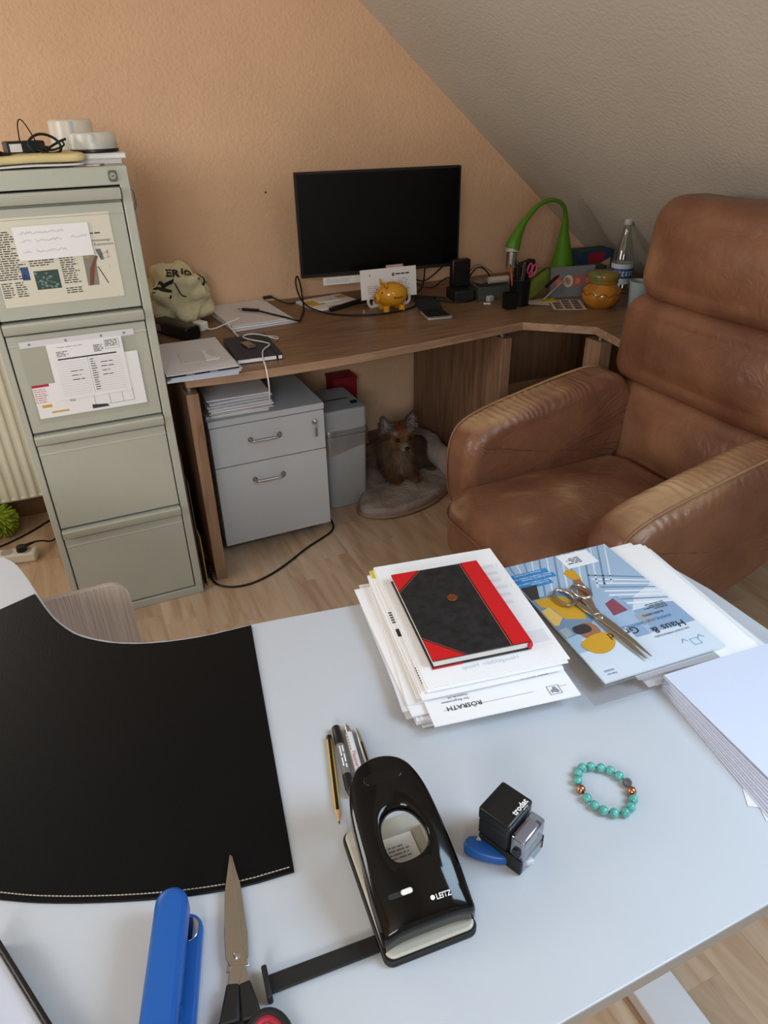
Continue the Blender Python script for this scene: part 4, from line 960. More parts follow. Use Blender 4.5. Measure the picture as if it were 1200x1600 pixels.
cable('handle', [(-.05, 0, .085), (-.15, .01, .10), (-.3, .02, .11)], .009, t, M_lime)

# ================================================================ between cabinet and desk
for k, (x, y0, y1, h, c, l) in enumerate(((.2225, 2.07, 2.36, .52, '5c4a3e', 'brown folder standing between the cabinet and the desk leg'), (.2325, 2.09, 2.40, .40, '4a3d36', 'dark folder standing right of the brown one beside the desk leg'), (.2385, 2.075, 2.30, .20, 'b08a2c', 'yellow edged folder standing low beside the desk leg'))):
    o = B().bx((-.002, 0, 0), (.002, y1 - y0, h)).out('folder', mat('folder_%d' % k, c, .7), None, (x, y0, 0), (0, R(0), 0), bevel=.0005, seg=1); tag(o, l, 'folder')
t = thing('desk_cable', 'black cable looping over the floor in front of the drawer pedestal', 'cable')
cable('cord', [(.262, 2.16, .02), (.256, 2.10, .006), (.268, 2.055, .004), (.31, 2.022, .004), (.37, 2.012, .004), (.45, 2.035, .004), (.53, 2.08, .004), (.62, 2.145, .004), (.70, 2.185, .004), (.757, 2.215, .006), (.777, 2.262, .010), (.772, 2.36, .008), (.775, 2.5, .004)], .0038, t)
for k in range(4): cable('coil', [(.256 + .006 * sin(a * 1.0 + k), 2.14 + .03 * sin(a), .012 + k * .012 + .009 * cos(a)) for a in [2 * pi * j / 8 for j in range(9)]], .0035, t)

# ================================================================ pedestal papers
zc = .5365
G = 'papers stacked on the drawer pedestal'
for k in range(11):
    th = rnd.choice((.002, .003, .004)); c_ = (k % 4 == 3)
    sheet('paper_bundle', nth(k, 'worn white paper, %s from the bottom of the stack on the drawer pedestal'), 'paper', (.463 + rnd.uniform(-.007, .006), 2.345 + rnd.uniform(-.012, .010), zc), R(rnd.uniform(-4, 4)), .215, .235, th, .0022, M_paper2 if k % 2 else M_paper, G, seed=90 + k); zc += th + .0032
# ================================================================ shredder, bag, red box
t = thing('paper_shredder', 'light grey paper shredder bin with a clear liner beside the pedestal', 'shredder', (.892, 2.50, 0))
M_sh = mat('shredder_grey', 'a6a9ab', .45)
def frus(w0, d0, w1, d1, z0, z1, r):
    p0 = rrect(w0, d0, r, 5); p1 = rrect(w1, d1, r, 5); n = len(p0); b = B()
    b.add([(x, y, z0) for x, y in p0] + [(x, y, z1) for x, y in p1], [(i, (i + 1) % n, n + (i + 1) % n, n + i) for i in range(n)] + [tuple(range(n))[::-1], tuple(range(n, 2 * n))]); return b
frus(.165, .235, .175, .245, 0, .315, .02).out('bin', M_sh, t, bevel=.004)
frus(.181, .25, .180, .25, .317, .425, .022).out('head', M_sh, t, bevel=.010, seg=3)
B().bx((-.055, -.012, .4252), (.055, -.004, .4262)).out('feed_slot', M_dark, t); B().bx((.045, -.075, .4252), (.07, -.055, .431)).out('switch', M_blackp, t, bevel=.001)
b = B(); n = 72; O = resamp([Vector(p) for p in rrect(.181, .251, .022, 5)], n); vs = []
for j, (z_, e) in enumerate(((.345, .001), (.325, .006), (.305, .005), (.285, .008), (.262, .006))):
    for i, p in enumerate(O):
        q = Vector((p.x, p.y, 0)); f = 1 + (e + .004 * noise.noise(Vector((i * .35, j * 1.3, 2)))) / .1; vs.append((q.x * f, q.y * f, z_ + .012 * noise.noise(Vector((i * .12, j * .4, 7))) - (.02 * sin(i / n * 2 * pi * 2 + 1) if j == 4 else 0)))
b.add(vs, [(j * n + i, j * n + (i + 1) % n, (j + 1) * n + (i + 1) % n, (j + 1) * n + i) for j in range(4) for i in range(n)])
b.out('plastic_liner', clear('liner_film', (.93, .94, .95, 1), .22, .18), t, ang=180, fix=False)
t = thing('plastic_carrier_bag', 'crumpled grey plastic bag with dark stripes behind the paper shredder', 'bag', (.875, 2.735, 0))
b = B(); puff(b, rrect(.18, .15, .04, 5), .36, lambda u, v, q: (u * (1 - .2 * (q + .18) / .36), v * .6, .18 + q), .03, .0, 80, .02, 9, 5); M_bagg = mat('grey_film', '8d8f90', .25, bump=.3, bscale=25)
for i, p in enumerate(b.v): b.v[i] = Vector((p.x, p.y, max(.001, p.z)))
b.out('bag', M_bagg, t, ang=180)
for k in range(4):
    P = [(-.07 + k * .035 + .01 * j, -.062 + .012 * j, .30 + .016 * j) for j in range(5)]
    B().tube(P, .007, 6, flat=.3).out('dark_stripe', M_blackp, t)
t = thing('red_box', 'red cardboard box standing at the wall behind the paper shredder', 'box', (1.045, 2.82, 0)); B().bx((-.055, -.05, 0), (.055, .05, .39)).out('carton', mat('red_card', '8e1420', .6), t, bevel=.002); B().bx((-.057, -.052, .3905), (.057, .052, .402)).out('lid', MATS['red_card'], t, bevel=.002)

# ================================================================ dog bed and dog
M_blk = mat('grey_fleece', 'a09490', .95, var=.12, vscale=14, bump=.6, bscale=70)
t = thing('dog_bed', 'crumpled grey fleece dog blanket with piped edge under the desk', 'dog bed')
ol = cha([Vector(p) for p in [(.885, 2.29), (.95, 2.215), (1.07, 2.195), (1.22, 2.235), (1.34, 2.33), (1.405, 2.47), (1.40, 2.68), (1.25, 2.72), (1.06, 2.70), (1.00, 2.52), (.96, 2.40)]], 3)
b = B(); 
def bed(u, v, q):
    zz = .021 + q
    if q > 0: 
        n1 = noise.noise(Vector((u * 7, v * 7, 0))); zz += .022 * max(0, n1 + .2) + .010 * abs(noise.noise(Vector((u * 16, v * 16, 4))))
    return (u, v, zz)
puff(b, ol, .04, bed, .018, .004, 150, 0, 8, 4, caps=(.96, .92, .87, .82, .76, .7, .62, .54, .45, .36, .27, .18, .09))
b.out('blanket', M_blk, t, ang=180)
cen = Vector((1.15, 2.45)); B().tube([((p - cen) * 1.005 + cen).to_3d() + Vector((0, 0, .010)) for p in resamp(ol, 150)], .0065, 8, closed=True).out('piping', mat('tan_piping', '9a8270', .8), t, ang=180)
b = B(); P = [(1.385, 2.32, .05), (1.35, 2.40, .10), (1.33, 2.52, .125), (1.36, 2.64, .11), (1.30, 2.72, .08)]; b.tube(spl(P, 3), .05, 14, radii=None)
for i, p in enumerate(b.v): b.v[i] = p + noise.noise_vector(p * 14) * .014
for i, p in enumerate(b.v): b.v[i].z = max(.035, p.z)
b.out('raised_rim', M_blk, t, ang=180)

dog = thing('dog', 'small long-haired tan and grey dog lying on the blanket, looking at the camera', 'dog', (1.15, 2.47, .030), R(0)); dog.scale = (1.16, 1.12, 1.16)
U = B()
def el(c, r, M=None): U.ball(c, r, 20, 14, 0, M)
el((.002, -.02, .175), (.056, .052, .047)); el((.0, .0, .135), (.077, .055, .055)); el((0, -.02, .150), (.070, .040, .038)); el((-.004, -.075, .155), (.019, .026, .016)); el((-.003, -.058, .160), (.030, .030, .022))
el((.0, .005, .085), (.062, .055, .075)); el((.06, .05, .075), (.095, .07, .062)); el((.135, .06, .055), (.062, .062, .055)); el((.18, .10, .05), (.05, .03, .035))
for s in (-1, 1):
    U.tube([(.030 * s, -.01, .08), (.034 * s, -.045, .03), (.036 * s, -.095, .016)], .02, 14, radii=[.026, .019, .015]); el((.037 * s, -.105, .014), (.017, .022, .013))
el((.135, -.01, .018), (.022, .04, .016))
for s in (-1, 1):
    T = Matrix.Rotation(R(16) * s, 4, 'Y')
    U.lathe([(.027, 0), (.0255, .018), (.018, .042), (.008, .064), (.002, .070)], 16, 0, Matrix.Translation((.043 * s + .002, -.010, .195)) @ T @ Matrix.Diagonal((1, .42, 1, 1)))
tmp = U.out('body', M_white, None, fix=True); md = tmp.modifiers.new('r', 'REMESH'); md.mode = 'VOXEL'; md.voxel_size = .0055; sm = tmp.modifiers.new('s', 'SMOOTH'); sm.iterations = 6; sm.factor = .5
bpy.context.view_layer.update(); dg = bpy.context.evaluated_depsgraph_get(); dm = bpy.data.meshes.new_from_object(tmp.evaluated_get(dg)); bpy.data.objects.remove(tmp)
M_fur = vcol('dog_fur', .85); dm.materials.clear(); dm.materials.append(M_fur); dm.name = 'body'
def ss(a, b_, x): x = max(0, min(1, (x - a) / (b_ - a))); return x * x * (3 - 2 * x)
def furcol(p):
    TAN, ORG, CRM, GRY, DRK = [Vector(hx(h)[:3]) for h in ('7a5a3c', '8e5c38', 'a8968a', '66584f', '231c19')]
    c = TAN.lerp(DRK, .45 * ss(.03, .10, p.x)) if p.z < .15 else TAN
    c = c.lerp(GRY, ss(.035, .06, abs(p.x)) * .7)                      # greyish ruff sides
    c = c.lerp(ORG, ss(.185, .20, p.z) * ss(.06, .03, abs(p.x)))       # orange forehead
    c = c.lerp(CRM, ss(.05, .0, abs(p.x)) * ss(.02, .06, p.z) * ss(.150, .120, p.z) * ss(.03, -.03, p.y) * .8)
    c = c.lerp(CRM, ss(.055, .03, abs(p.x - .01)) * ss(-.075, -.09, p.y) * ss(.12, .14, p.z) * .8)    # muzzle
    if p.z > .198 and abs(p.x) > .022: c = GRY.lerp(Vector(hx('9c8f88')[:3]), ss(-.01, -.020, p.y)).lerp(DRK, ss(.245, .265, p.z) * .6)
    c = c.lerp(DRK, ss(.014, .006, abs(abs(p.x + .001) - .024)) * ss(.012, .004, abs(p.z - .183)) * .7)
    v = .78 + .3 * noise.noise(p * 60); return c * v
ca = dm.color_attributes.new('col', 'FLOAT_COLOR', 'POINT')
for i, v in enumerate(dm.vertices): ca.data[i].color = tuple(furcol(v.co)) + (1,)
for pl in dm.polygons: pl.use_smooth = True
bo = bpy.data.objects.new('body', dm); COL.objects.link(bo); bo.parent = dog
vs = []; fs = []; cl = []; rr = random.Random(7)
V = dm.vertices
for i, v in enumerate(V):
    p = v.co; face = p.y < -.05 and p.z > .135
    paw = p.z < .03
    for q in range(3):
        if rr.random() < (.75 if face else .1 if not paw else .6): continue
        n_ = v.normal.copy(); L_ = rr.uniform(.004, .007) if (face or paw or p.z > .235) else rr.uniform(.008, .014) if p.z > .19 else rr.uniform(.014, .030)
        d = (n_ * .75 + Vector((rr.uniform(-.3, .3), rr.uniform(-.3, .1), -.75 if p.z < .18 else -.1))).normalized()
        o = p + Vector((rr.uniform(-.002, .002), rr.uniform(-.002, .002), rr.uniform(-.002, .002))); sd = n_.cross(d)
        if sd.length < .01: continue
        sd = sd.normalized() * .0011; m_ = o + d * L_ * .5 + n_ * .001; e = o + d * L_; e.z = max(e.z, .001)
        k = len(vs); vs += [o - sd, o + sd, m_ + sd * .8, m_ - sd * .8, e]; fs += [(k, k + 1, k + 2, k + 3), (k + 3, k + 2, k + 4)]; c = furcol(p) * rr.uniform(.7, 1.35); cl += [c] * 5
fm = bpy.data.meshes.new('fur'); fm.from_pydata(vs, [], fs); fm.materials.append(M_fur); ca = fm.color_attributes.new('col', 'FLOAT_COLOR', 'POINT')
for i, c in enumerate(cl): ca.data[i].color = tuple(c) + (1,)
fo = bpy.data.objects.new('fur', fm); COL.objects.link(fo); fo.parent = dog; fo['kind'] = 'stuff'
M_eye = mat('dog_eye', '060404', .25); M_nose = mat('dog_nose', '0c0a0a', .25)
for s in (-1, 1): B().ball((.0235 * s, -.0665, .181), (.0072, .006, .0066), 14, 10).out('eye', M_eye, dog)
B().ball((-.004, -.1015, .160), (.0088, .0065, .0068), 14, 10).out('nose', M_nose, dog)
for s in (-1, 1):
    B().prism([(-.011, 0), (.011, 0), (.006, .028), (0, .046), (-.006, .028)], 0, .0015, M=Matrix.Translation((.046 * s + .002, -.0215, .205)) @ Matrix.Rotation(R(16) * s, 4, 'Y') @ Matrix.Rotation(pi / 2, 4, 'X')).out('inner_ear', mat('inner_ear_fur', '8f857e', .9), dog, bevel=.0006)
B().tube([(-.014, -.098, .146), (-.004, -.101, .149), (.006, -.098, .146)], .0012, 6).out('mouth', M_nose, dog)

# ================================================================ floor mat bottom right
o = B().bx((-.24, -.14, 0), (.24, .14, .006)).out('floor_mat', mat('dark_ribbed_mat', '3c3c40', .9, bump=.6, bscale=12, stretch=(40, 1, 1)), None, (.305, .36, .0005), bevel=.002); tag(o, 'dark grey ribbed floor mat under the white desk', 'mat')
o = B().ball((0, 0, 0), (.004, .002, .004), 12, 8).out('wall_pin', mat('dark_green_pin', '1f3b2a', .4), None, (.803, 2.898, 1.149)); tag(o, 'tiny dark green pin stuck in the orange wall', 'pin')

# ================================================================ things on the corner desk
DT = DZ + .0004
# ---- cloth bag
t = thing('cloth_bag', 'crumpled cream cloth bag with black lettering on the corner desk beside the cabinet', 'bag', (.392, 2.735, DT))
b = B(); vs = []; fs = []; nu, nv = 72, 36
def bagp(a, u):
    s = sin(u); x = .108 * s * cos(a); y = .085 * s * sin(a); zz = .098 - .115 * cos(u)
    p = Vector((x, y, zz)); d = Vector((x, y, zz - .09)).normalized()
    fold = .034 * noise.noise(Vector((a * 1.2 if a < pi else (2 * pi - a) * 1.2, u * 1.4, 3))) + .045 * abs(noise.noise(p * 13)) - .02 * abs(noise.noise(p * 27 + Vector((3, 1, 2)))) + .006 * noise.noise(p * 60)
    p = p + d * fold * (s ** .4 if s > 0 else 0)
    p.z = max(.0, p.z)
    return p
for j in range(nv + 1):
    for i in range(nu): vs.append(bagp(2 * pi * i / nu, max(1e-3, pi * j / nv)))
for j in range(nv):
    for i in range(nu): fs.append((j * nu + i, j * nu + (i + 1) % nu, (j + 1) * nu + (i + 1) % nu, (j + 1) * nu + i))
fs += [tuple(range(nu)), tuple(nv * nu + i for i in range(nu))[::-1]]
b.add(vs, fs); M_cloth = mat('cream_cotton', 'd8cfa8', .9, var=.10, vscale=12, bump=.4, bscale=40)
bg_ = b.out('bag_body', M_cloth, t, ang=180)
bvh = BVHTree.FromPolygons([v.co for v in bg_.data.vertices], [tuple(p.vertices) for p in bg_.data.polygons])
def onbag(s, size, x, z_, rot):
    c, s_ = cos(R(rot)), sin(R(rot))
    def xf(v):
        X = x + v.x * c - v.y * s_; Z = z_ + v.x * s_ + v.y * c
        o = Vector((X, -.16, min(Z, .19) + .06)); h = bvh.ray_cast(o, Vector((0, .93, -.37)))
        return (h[0] + h[1] * .0022 + Vector((0, -.0012, .0006))) if h[0] is not None else Vector((X, -.02, Z))
    return text(s, size, t, M_ink, xf=xf, bold=size * .03)
onbag('IR', .085, -.045, .075, 72); onbag('ER', .045, -.045, .160, -10); onbag('IG', .040, .008, .162, -18); onbag('ITY', .042, .045, .150, -38)
b = B(); b.tube(spl([(-.02, -.070, .165), (-.012, -.085, .14), (-.004, -.096, .118), (.012, -.098, .112)], 2), .0022, 6); b.out('seam', M_ink, t)
# ---- black power unit and white charger
t = thing('black_oblong_unit', 'black oblong electronic unit with rounded end beside the cloth bag', 'device', (.342, 2.565, DT), R(-66))
b = B(); b.prism(rrect(.060, .048, .012, 5), -.10, .10, M=Matrix.Translation((0, 0, .0245)) @ Matrix.Rotation(pi / 2, 4, 'Y') @ Matrix.Rotation(pi / 2, 4, 'Z')); b.out('case', M_blackp, t, bevel=.004)
B().bx((-.085, -.0309, .012), (-.055, -.0303, .034)).out('label', M_grey, t, smooth=False); B().cyl((-.02, -.0305, .012), (-.02, -.032, .012), .003, 10).out('indicator', M_chrome, t)
t = thing('white_charger', 'small white square plug charger right of the black unit', 'charger', (.430, 2.59, DT), R(-58))
B().bx((-.022, -.019, 0), (.022, .019, .032)).out('case', M_white, t, bevel=.005, seg=3)
cable('white_lead', [(.022, 0, .012), (.05, .01, .006), (.085, .055, .026), (.10, .10, .034)], .0022, t, M_white)
# ---- rear folder pile
zc = DT
for k, (w, h, th, rz, dx, l) in enumerate(((.245, .345, .006, 5, .002, 'thick white folder at the bottom of the rear pile on the corner desk'), (.232, .335, .005, 1.5, .0, 'white folder second from the bottom of the rear pile on the corner desk'), (.230, .330, .004, 3.5, -.004, 'pinkish white folder on top of the rear pile, with a black plug on it'))):
    t = sheet('folder', l, 'folder', (.636 + dx, 2.688, zc), R(rz), w, h, th, .0008, M_paper2 if k != 1 else M_paper, seed=130 + k); zc += th + .0018
zr = zc + .0005
t = thing('black_cable', 'black cable with a small plug lying over the rear white folders', 'cable')
B().tube([(.615, 2.70, zr + .007), (.665, 2.655, zr + .007)], .007, 10, flat=.6).out('plug', M_blackp, t); B().cyl((.600, 2.712, zr + .007), (.614, 2.701, zr + .007), .004, 8).out('plug_tip', M_chrome, t)
cable('cord', [(.662, 2.658, zr + .006), (.70, 2.59, zr + .003), (.735, 2.52, zr + .003), (.775, 2.50, .748), (.80, 2.56, .744), (.845, 2.66, .744), (.865, 2.72, .75), (.875, 2.77, .82), (.865, 2.78, .86), (.852, 2.77, .82), (.862, 2.72, .752), (.90, 2.585, .744), (.98, 2.505, .744), (1.08, 2.47, .744), (1.18, 2.475, .744), (1.27, 2.52, .744), (1.33, 2.62, .744)], .0034, t)
cable('second_cord', [(.765, 2.83, .772), (.80, 2.80, .752), (.83, 2.79, .744), (.855, 2.80, .744)], .003, t); B().bx((.735, 2.825, .7645), (.77, 2.845, .774)).out('connector', M_blackm, t, bevel=.002)
# ---- front left pile
zc = DT
G = 'loose sheets under the laptop-like black folder at the near end of the corner desk'
for k in range(4):
    th = .003; sheet('paper_sheet', nth(k, 'bluish white sheet, %s from the bottom of the papers under the black clip folder'), 'paper', (.338 + rnd.uniform(-.004, .004), 2.218 + rnd.uniform(-.008, .004), zc), R(-3 + k * 1.3), .212, .31, th, .0005, M_pb, G, seed=140 + k); zc += th + .0012
t = thing('clip_folder', 'thin black folder between white sheets at the near left desk corner', 'folder', (.334, 2.228, zc + .0006), R(-.6)); B().bx((-.106, -.167, 0), (.106, .167, .005)).out('cover', M_blackm, t, bevel=.001)
for x in (-.04, .03): B().bx((x - .012, -.1678, .001), (x + .012, -.1672, .004)).out('hinge', M_grey, t, smooth=False)
zc += .0062
sheet('white_folder', 'pinkish white folder on top of the near left pile, carrying an envelope', 'folder', (.332, 2.228, zc), R(-.6), .213, .335, .0016, m=M_paper2); zc += .0022
t = thing('small_envelope', 'small opened envelope lying on the near white folder', 'envelope', (.350, 2.205, zc), R(-2))
B().bx((-.062, -.055, 0), (.05, .055, .0012)).out('body', mat('grey_envelope', 'd3d2d6', .8), t, bevel=.0003, seg=1); B().prism([(.012, -.055), (.05, -.055), (.06, -.04), (.03, -.02), (.022, .02), (.03, .05), (.012, .055)], .0016, .0030).out('flap', M_paper, t)
# ---- navy notebook with phone-like stick
t = thing('navy_notebook', 'dark navy notebook with white page edges on the corner desk', 'book', (.532, 2.262, DT), R(-3.5))
M_navy = mat('navy_cover', '14213a', .55); B().bx((-.074, -.125, 0), (.074, .132, .0025)).out('back_cover', M_navy, t, bevel=.0006); B().bx((-.070, -.124, .0027), (.070, .128, .0125)).out('page_block', M_paper, t, smooth=False); B().bx((-.074, -.120, .0127), (.074, .132, .0152)).out('front_cover', M_navy, t, bevel=.0006)
B().bx((.052, -.1265, .0003), (.058, .1335, .0158)).out('elastic_band', M_blackm, t)
t = thing('metal_stick', 'small brass-grey metal device lying on the navy notebook', 'device', (.523, 2.275, DT + .0158), R(8)); B().prism(rrect(.030, .066, .005), 0, .006).out('case', mat('brass_grey', '8c8672', .35, .7), t, bevel=.0015); B().bx((-.011, -.031, .0061), (.011, -.024, .0066)).out('end_strip', M_blackp, t)
t = thing('white_cable', 'thin white cable curling over the navy notebook and down past the desk edge', 'cable')
zt = DT + .019
cable('cord', [(.62, 2.40, .743), (.655, 2.37, .743), (.64, 2.33, .745), (.60, 2.36, zt), (.56, 2.40, zt), (.525, 2.375, zt), (.535, 2.32, zt + .004), (.585, 2.27, zt), (.59, 2.24, zt), (.55, 2.20, zt), (.53, 2.13, zt - .002), (.520, 2.065, .752), (.518, 2.045, .735), (.522, 2.05, .68), (.53, 2.10, .62), (.545, 2.17, .602), (.56, 2.20, .598)], .0024, t, M_white)
cable('branch', [(.512, 2.50, .775), (.516, 2.47, .76), (.528, 2.42, .744), (.545, 2.40, .744)], .0022, t, M_white)
# ---- booklets
t = thing('yellow_booklet', 'white and yellow booklet pile bottom, left of the monitor foot', 'booklet', (.978, 2.735, DT), R(11))
B().bx((-.105, -.085, 0), (.105, .085, .008)).out('pages', M_paper, t, smooth=False); b = B(); b.quad(-.105, -.085, .105, .085, .0083, 1); b.quad(-.095, -.03, -.03, .05, .0084, 0); b.quad(.03, .02, .10, .06, .0084, 0); b.quad(-.05, -.084, .0, -.07, .0084, 2); b.out('cover_print', [mat('booklet_yellow', 'cfae3a', .6), M_paper, mat('booklet_pink', 'c48a94', .6)], t, smooth=False, fix=False)
t = sheet('folded_note', 'small folded white note lying on the yellow booklet', 'note', (.975, 2.76, DT + .0092), R(8), .10, .07, .003); b = B(); b.quad(-.01, -.015, .02, -.011, .0033); b.out('print', M_grey, t, smooth=False, fix=False)
# ---- monitor
t = thing('monitor', 'large black flat monitor switched off against the orange wall', 'monitor', (1.184, 2.655, DT), R(-7))
M_scr = mat('dark_screen', '05080b', .22, spec=.3); SW, S0, S1 = .327, .115, .487
B().bx((-SW, .006, S0), (SW, .030, S1)).out('bezel', M_blackm, t, bevel=.003)
B().bx((-SW + .008, .0045, S0 + .014), (SW - .008, .0058, S1 - .008)).out('screen', M_scr, t, smooth=False)
B().bx((-.12, .031, S0 + .05), (.12, .06, S1 - .06)).out('rear_housing', M_blackm, t, bevel=.008)
B().bx((-.025, .045, .012), (.025, .062, S0 + .12)).out('neck', M_blackp, t, bevel=.003)
for s in (-1, 1): B().tube([(0, .055, .007), (.12 * s, .0, .007), (.24 * s, -.075, .006)], .012, 10, flat=.5, radii=[.014, .012, .010]).out('foot', M_blackp, t)
o = B().bx((-.245, -.004, S0 - .030), (-.095, .0035, S0 - .002)).out('taped_strip', M_paper, t, smooth=False); b = B()
greek(b, -.235, S0 - .024, -.11, S0 - .008, .006, .003, 0); 
for i, p in enumerate(b.v): b.v[i] = Vector((p.x, -.0045, p.y))
b.out('print', M_lgrey, o, smooth=False, fix=False)
# ---- white holder with letter, piggy bank
t = thing('letter_holder', 'white curved letter holder behind the yellow piggy bank', 'holder', (1.178, 2.590, DT), R(-3))
M_wh = mat('glossy_white_plastic', 'e0e0da', .25)
for s in (-1, 1): B().tube([(.070 * s + .018 * cos(a) * s, -.005 + .0 * a, .024 + .022 * sin(a)) for a in [2 * pi * k / 20 for k in range(20)]], .006, 8, closed=True).out('side_loop', M_wh, t)
B().bx((-.07, -.010, 0), (.07, .012, .006)).out('base', M_wh, t, bevel=.002); B().bx((-.07, -.0095, .006), (.07, -.0065, .028)).out('lip', M_wh, t)
t = thing('letter', 'white letter standing upright behind the yellow piggy bank', 'letter', (1.183, 2.5925, DT + .0475)); t.rotation_euler = (Matrix.Rotation(R(-3), 3, 'Z') @ Matrix.Rotation(R(84), 3, 'X')).to_euler(); t.location.z = DT + .030
B().bx((-.118, 0, 0), (.118, .112, .001)).out('sheet', M_paper, t, smooth=False)
b = B(); greek(b, .04, .02, .09, .07, .008, .0022, .0013, 1, .3); greek(b, -.09, .02, -.03, .05, .007, .002, .0013, 1, .3); b.quad(-.08, .086, -.076, .093, .0013, 2); greek(b, -.072, .088, -.04, .091, .006, .003, .0013, 1, .1); b.poly([(.014, .082), (.020, .078), (.026, .082), (.026, .092), (.014, .092)], .0013, 2); greek(b, .030, .083, .092, .0895, .01, .005, .0013, 0, .05)
b.out('print', [M_ink, M_grey, mat('crest_green', '5a7a5a', .6)], t, smooth=False, fix=False)
t = thing('pink_slip', 'thin pinkish paper strip standing behind the white letter', 'paper', (1.215, 2.604, DT + .028)); t.rotation_euler = (R(86), 0, R(-3)); B().bx((-.036, 0, 0), (.036, .122, .0008)).out('sheet', mat('pinkish_paper', 'c9a8a4', .8), t, smooth=False)
t = thing('piggy_bank', 'yellow ceramic piggy bank in front of the letter', 'piggy bank', (1.160, 2.520, DT), R(-4)); t.scale = (1.14, 1.14, 1.14)
M_pig = mat('yellow_glaze', 'd79a22', .14, coat=.5)
b = B(); b.ball((0, 0, .053), (.056, .043, .041), 36, 22); o = b.out('body', M_pig, t, ang=180)
B().lathe([(.018, 0), (.019, .010), (.017, .013), (.0, .013)], 20, M=Matrix.Translation((-.050, -.006, .047)) @ Matrix.Rotation(-pi / 2, 4, 'Y') @ Matrix.Rotation(0, 4, 'Z')).out('snout', M_pig, t, bevel=.002)
for y in (-.006 - .006, .0): B().ball((-.0635, y, .048), (.001, .0022, .003), 8, 6).out('nostril', M_ink, t)
for s in (-1, 1): B().lathe([(.013, 0), (.010, .010), (.002, .020)], 14, M=Matrix.Translation((-.028, .020 * s, .084)) @ Matrix.Rotation(R(-20), 4, 'Y') @ Matrix.Rotation(R(-18 * s), 4, 'X') @ Matrix.Diagonal((.45, 1, 1, 1))).out('ear', M_pig, t, ang=180)
for x in (-.028, .028):
    for y in (-.022, .022): B().lathe([(.0, 0), (.009, 0), (.0115, .003), (.011, .022), (.0, .022)], 16, M=Matrix.Translation((x, y, 0))).out('leg', M_pig, t, bevel=.002)
B().tube([(.054 + .004 * sin(k * .9), .004 * cos(k * .9), .058 + .0012 * k) for k in range(10)], .0022, 6).out('tail', M_pig, t)
for s in (-1, 1): B().ball((-.044, -.026 if s == -1 else .026, .067), .0026, 8, 6).out('eye', M_ink, t)
def pigx(v):
    x, z_ = v.x, v.y; k = 1 - (x / .056) ** 2 - ((z_ - .053) / .041) ** 2
    return Vector((x, -.043 * math.sqrt(max(k, .01)) - .0008, z_))
b = B(); 
for (x0, x1) in ((-.008, -.002), (.001, .006), (.0075, .012), (.0135, .018), (.0195, .024)): b.add([tuple(pigx(Vector((x, z_)))) for x, z_ in ((x0, .0475), (x1, .0475), (x1, .0520 + (.003 if x0 < 0 else 0)), (x0, .0520))], [(0, 1, 2, 3)])
b.out('print', M_ink, t, smooth=False, fix=False)
o = B().lathe([(0, 0), (.005, 0), (.003, .006), (.0025, .012), (0, .013)], 12).out('cream_cap', mat('cream_plastic_cap', 'b9a582', .5), None, (1.045, 2.53, DT)); tag(o, 'tiny cream cap standing left of the piggy bank', 'cap')
# ---- calculator
t = thing('calculator', 'silver and black calculator with tilted display', 'calculator', (1.277, 2.395, DT), R(-11))
M_sil = mat('silver_plastic', 'a9a9a2', .3, .4)
B().prism(rrect(.100, .115, .012, 6, 0, -.035), 0, .009).out('body', M_sil, t, bevel=.002)
kb = B().prism(rrect(.088, .092, .006, 5, 0, -.028), .0092, .0102).out('keypad', M_blackp, t)
for i in range(5):
    for j in range(4):
        B().prism(rrect(.0125, .014, .003, 3, -.0335 + i * .0168, -.063 + j * .0215), .0103, .0125).out('key', M_blackm, kb, bevel=.0006, seg=1)
dp = B().bx((-.050, 0, 0), (.045, .055, .007)).out('display_lid', M_blackm, t, (-.004, .020, .0105), (R(22), 0, 0), bevel=.002); B().bx((-.042, .008, .0071), (.038, .042, .0078)).out('display', mat('lcd', '2c3034', .15), dp, smooth=False)
# ---- dock, phone and wires
t = thing('phone_dock', 'black handset dock right of the monitor', 'dock', (1.475, 2.535, DT), R(-8)); B().bx((-.042, -.045, 0), (.042, .06, .045)).out('base', M_blackm, t, bevel=.006); B().bx((-.035, .012, .0455), (.045, .045, .155)).out('handset', M_blackp, t, bevel=.006); B().bx((-.035, -.040, .0455), (.03, .0, .050)).out('cradle', M_blackp, t, bevel=.001)
t = thing('wire_bundle', 'black wires hanging behind and below the monitor', 'cable')
for k, P in enumerate(([(1.33, 2.78, .88), (1.36, 2.76, .80), (1.40, 2.72, .78), (1.45, 2.70, .82), (1.52, 2.72, .86)], [(1.37, 2.77, .87), (1.34, 2.74, .79), (1.42, 2.68, .755), (1.50, 2.72, .79), (1.56, 2.74, .78)], [(1.44, 2.78, .86), (1.40, 2.72, .76), (1.33, 2.66, .75), (1.25, 2.70, .75)], [(1.30, 2.60, .745), (1.36, 2.56, .75), (1.41, 2.50, .745), (1.47, 2.475, .745), (1.53, 2.50, .745), (1.57, 2.58, .745)])): cable('wire', P, .0032, t, M_cbl if k != 1 else mat('dark_red_wire', '3a1512', .5))
t = thing('flat_remote', 'black flat connector bar on the desk left of the handset dock', 'connector', (1.345, 2.585, DT), R(-20)); B().bx((-.05, -.009, 0), (.05, .009, .010)).out('case', M_blackp, t, bevel=.003); B().bx((.042, -.0095, .002), (.046, .0095, .0105)).out('band', M_grey, t)
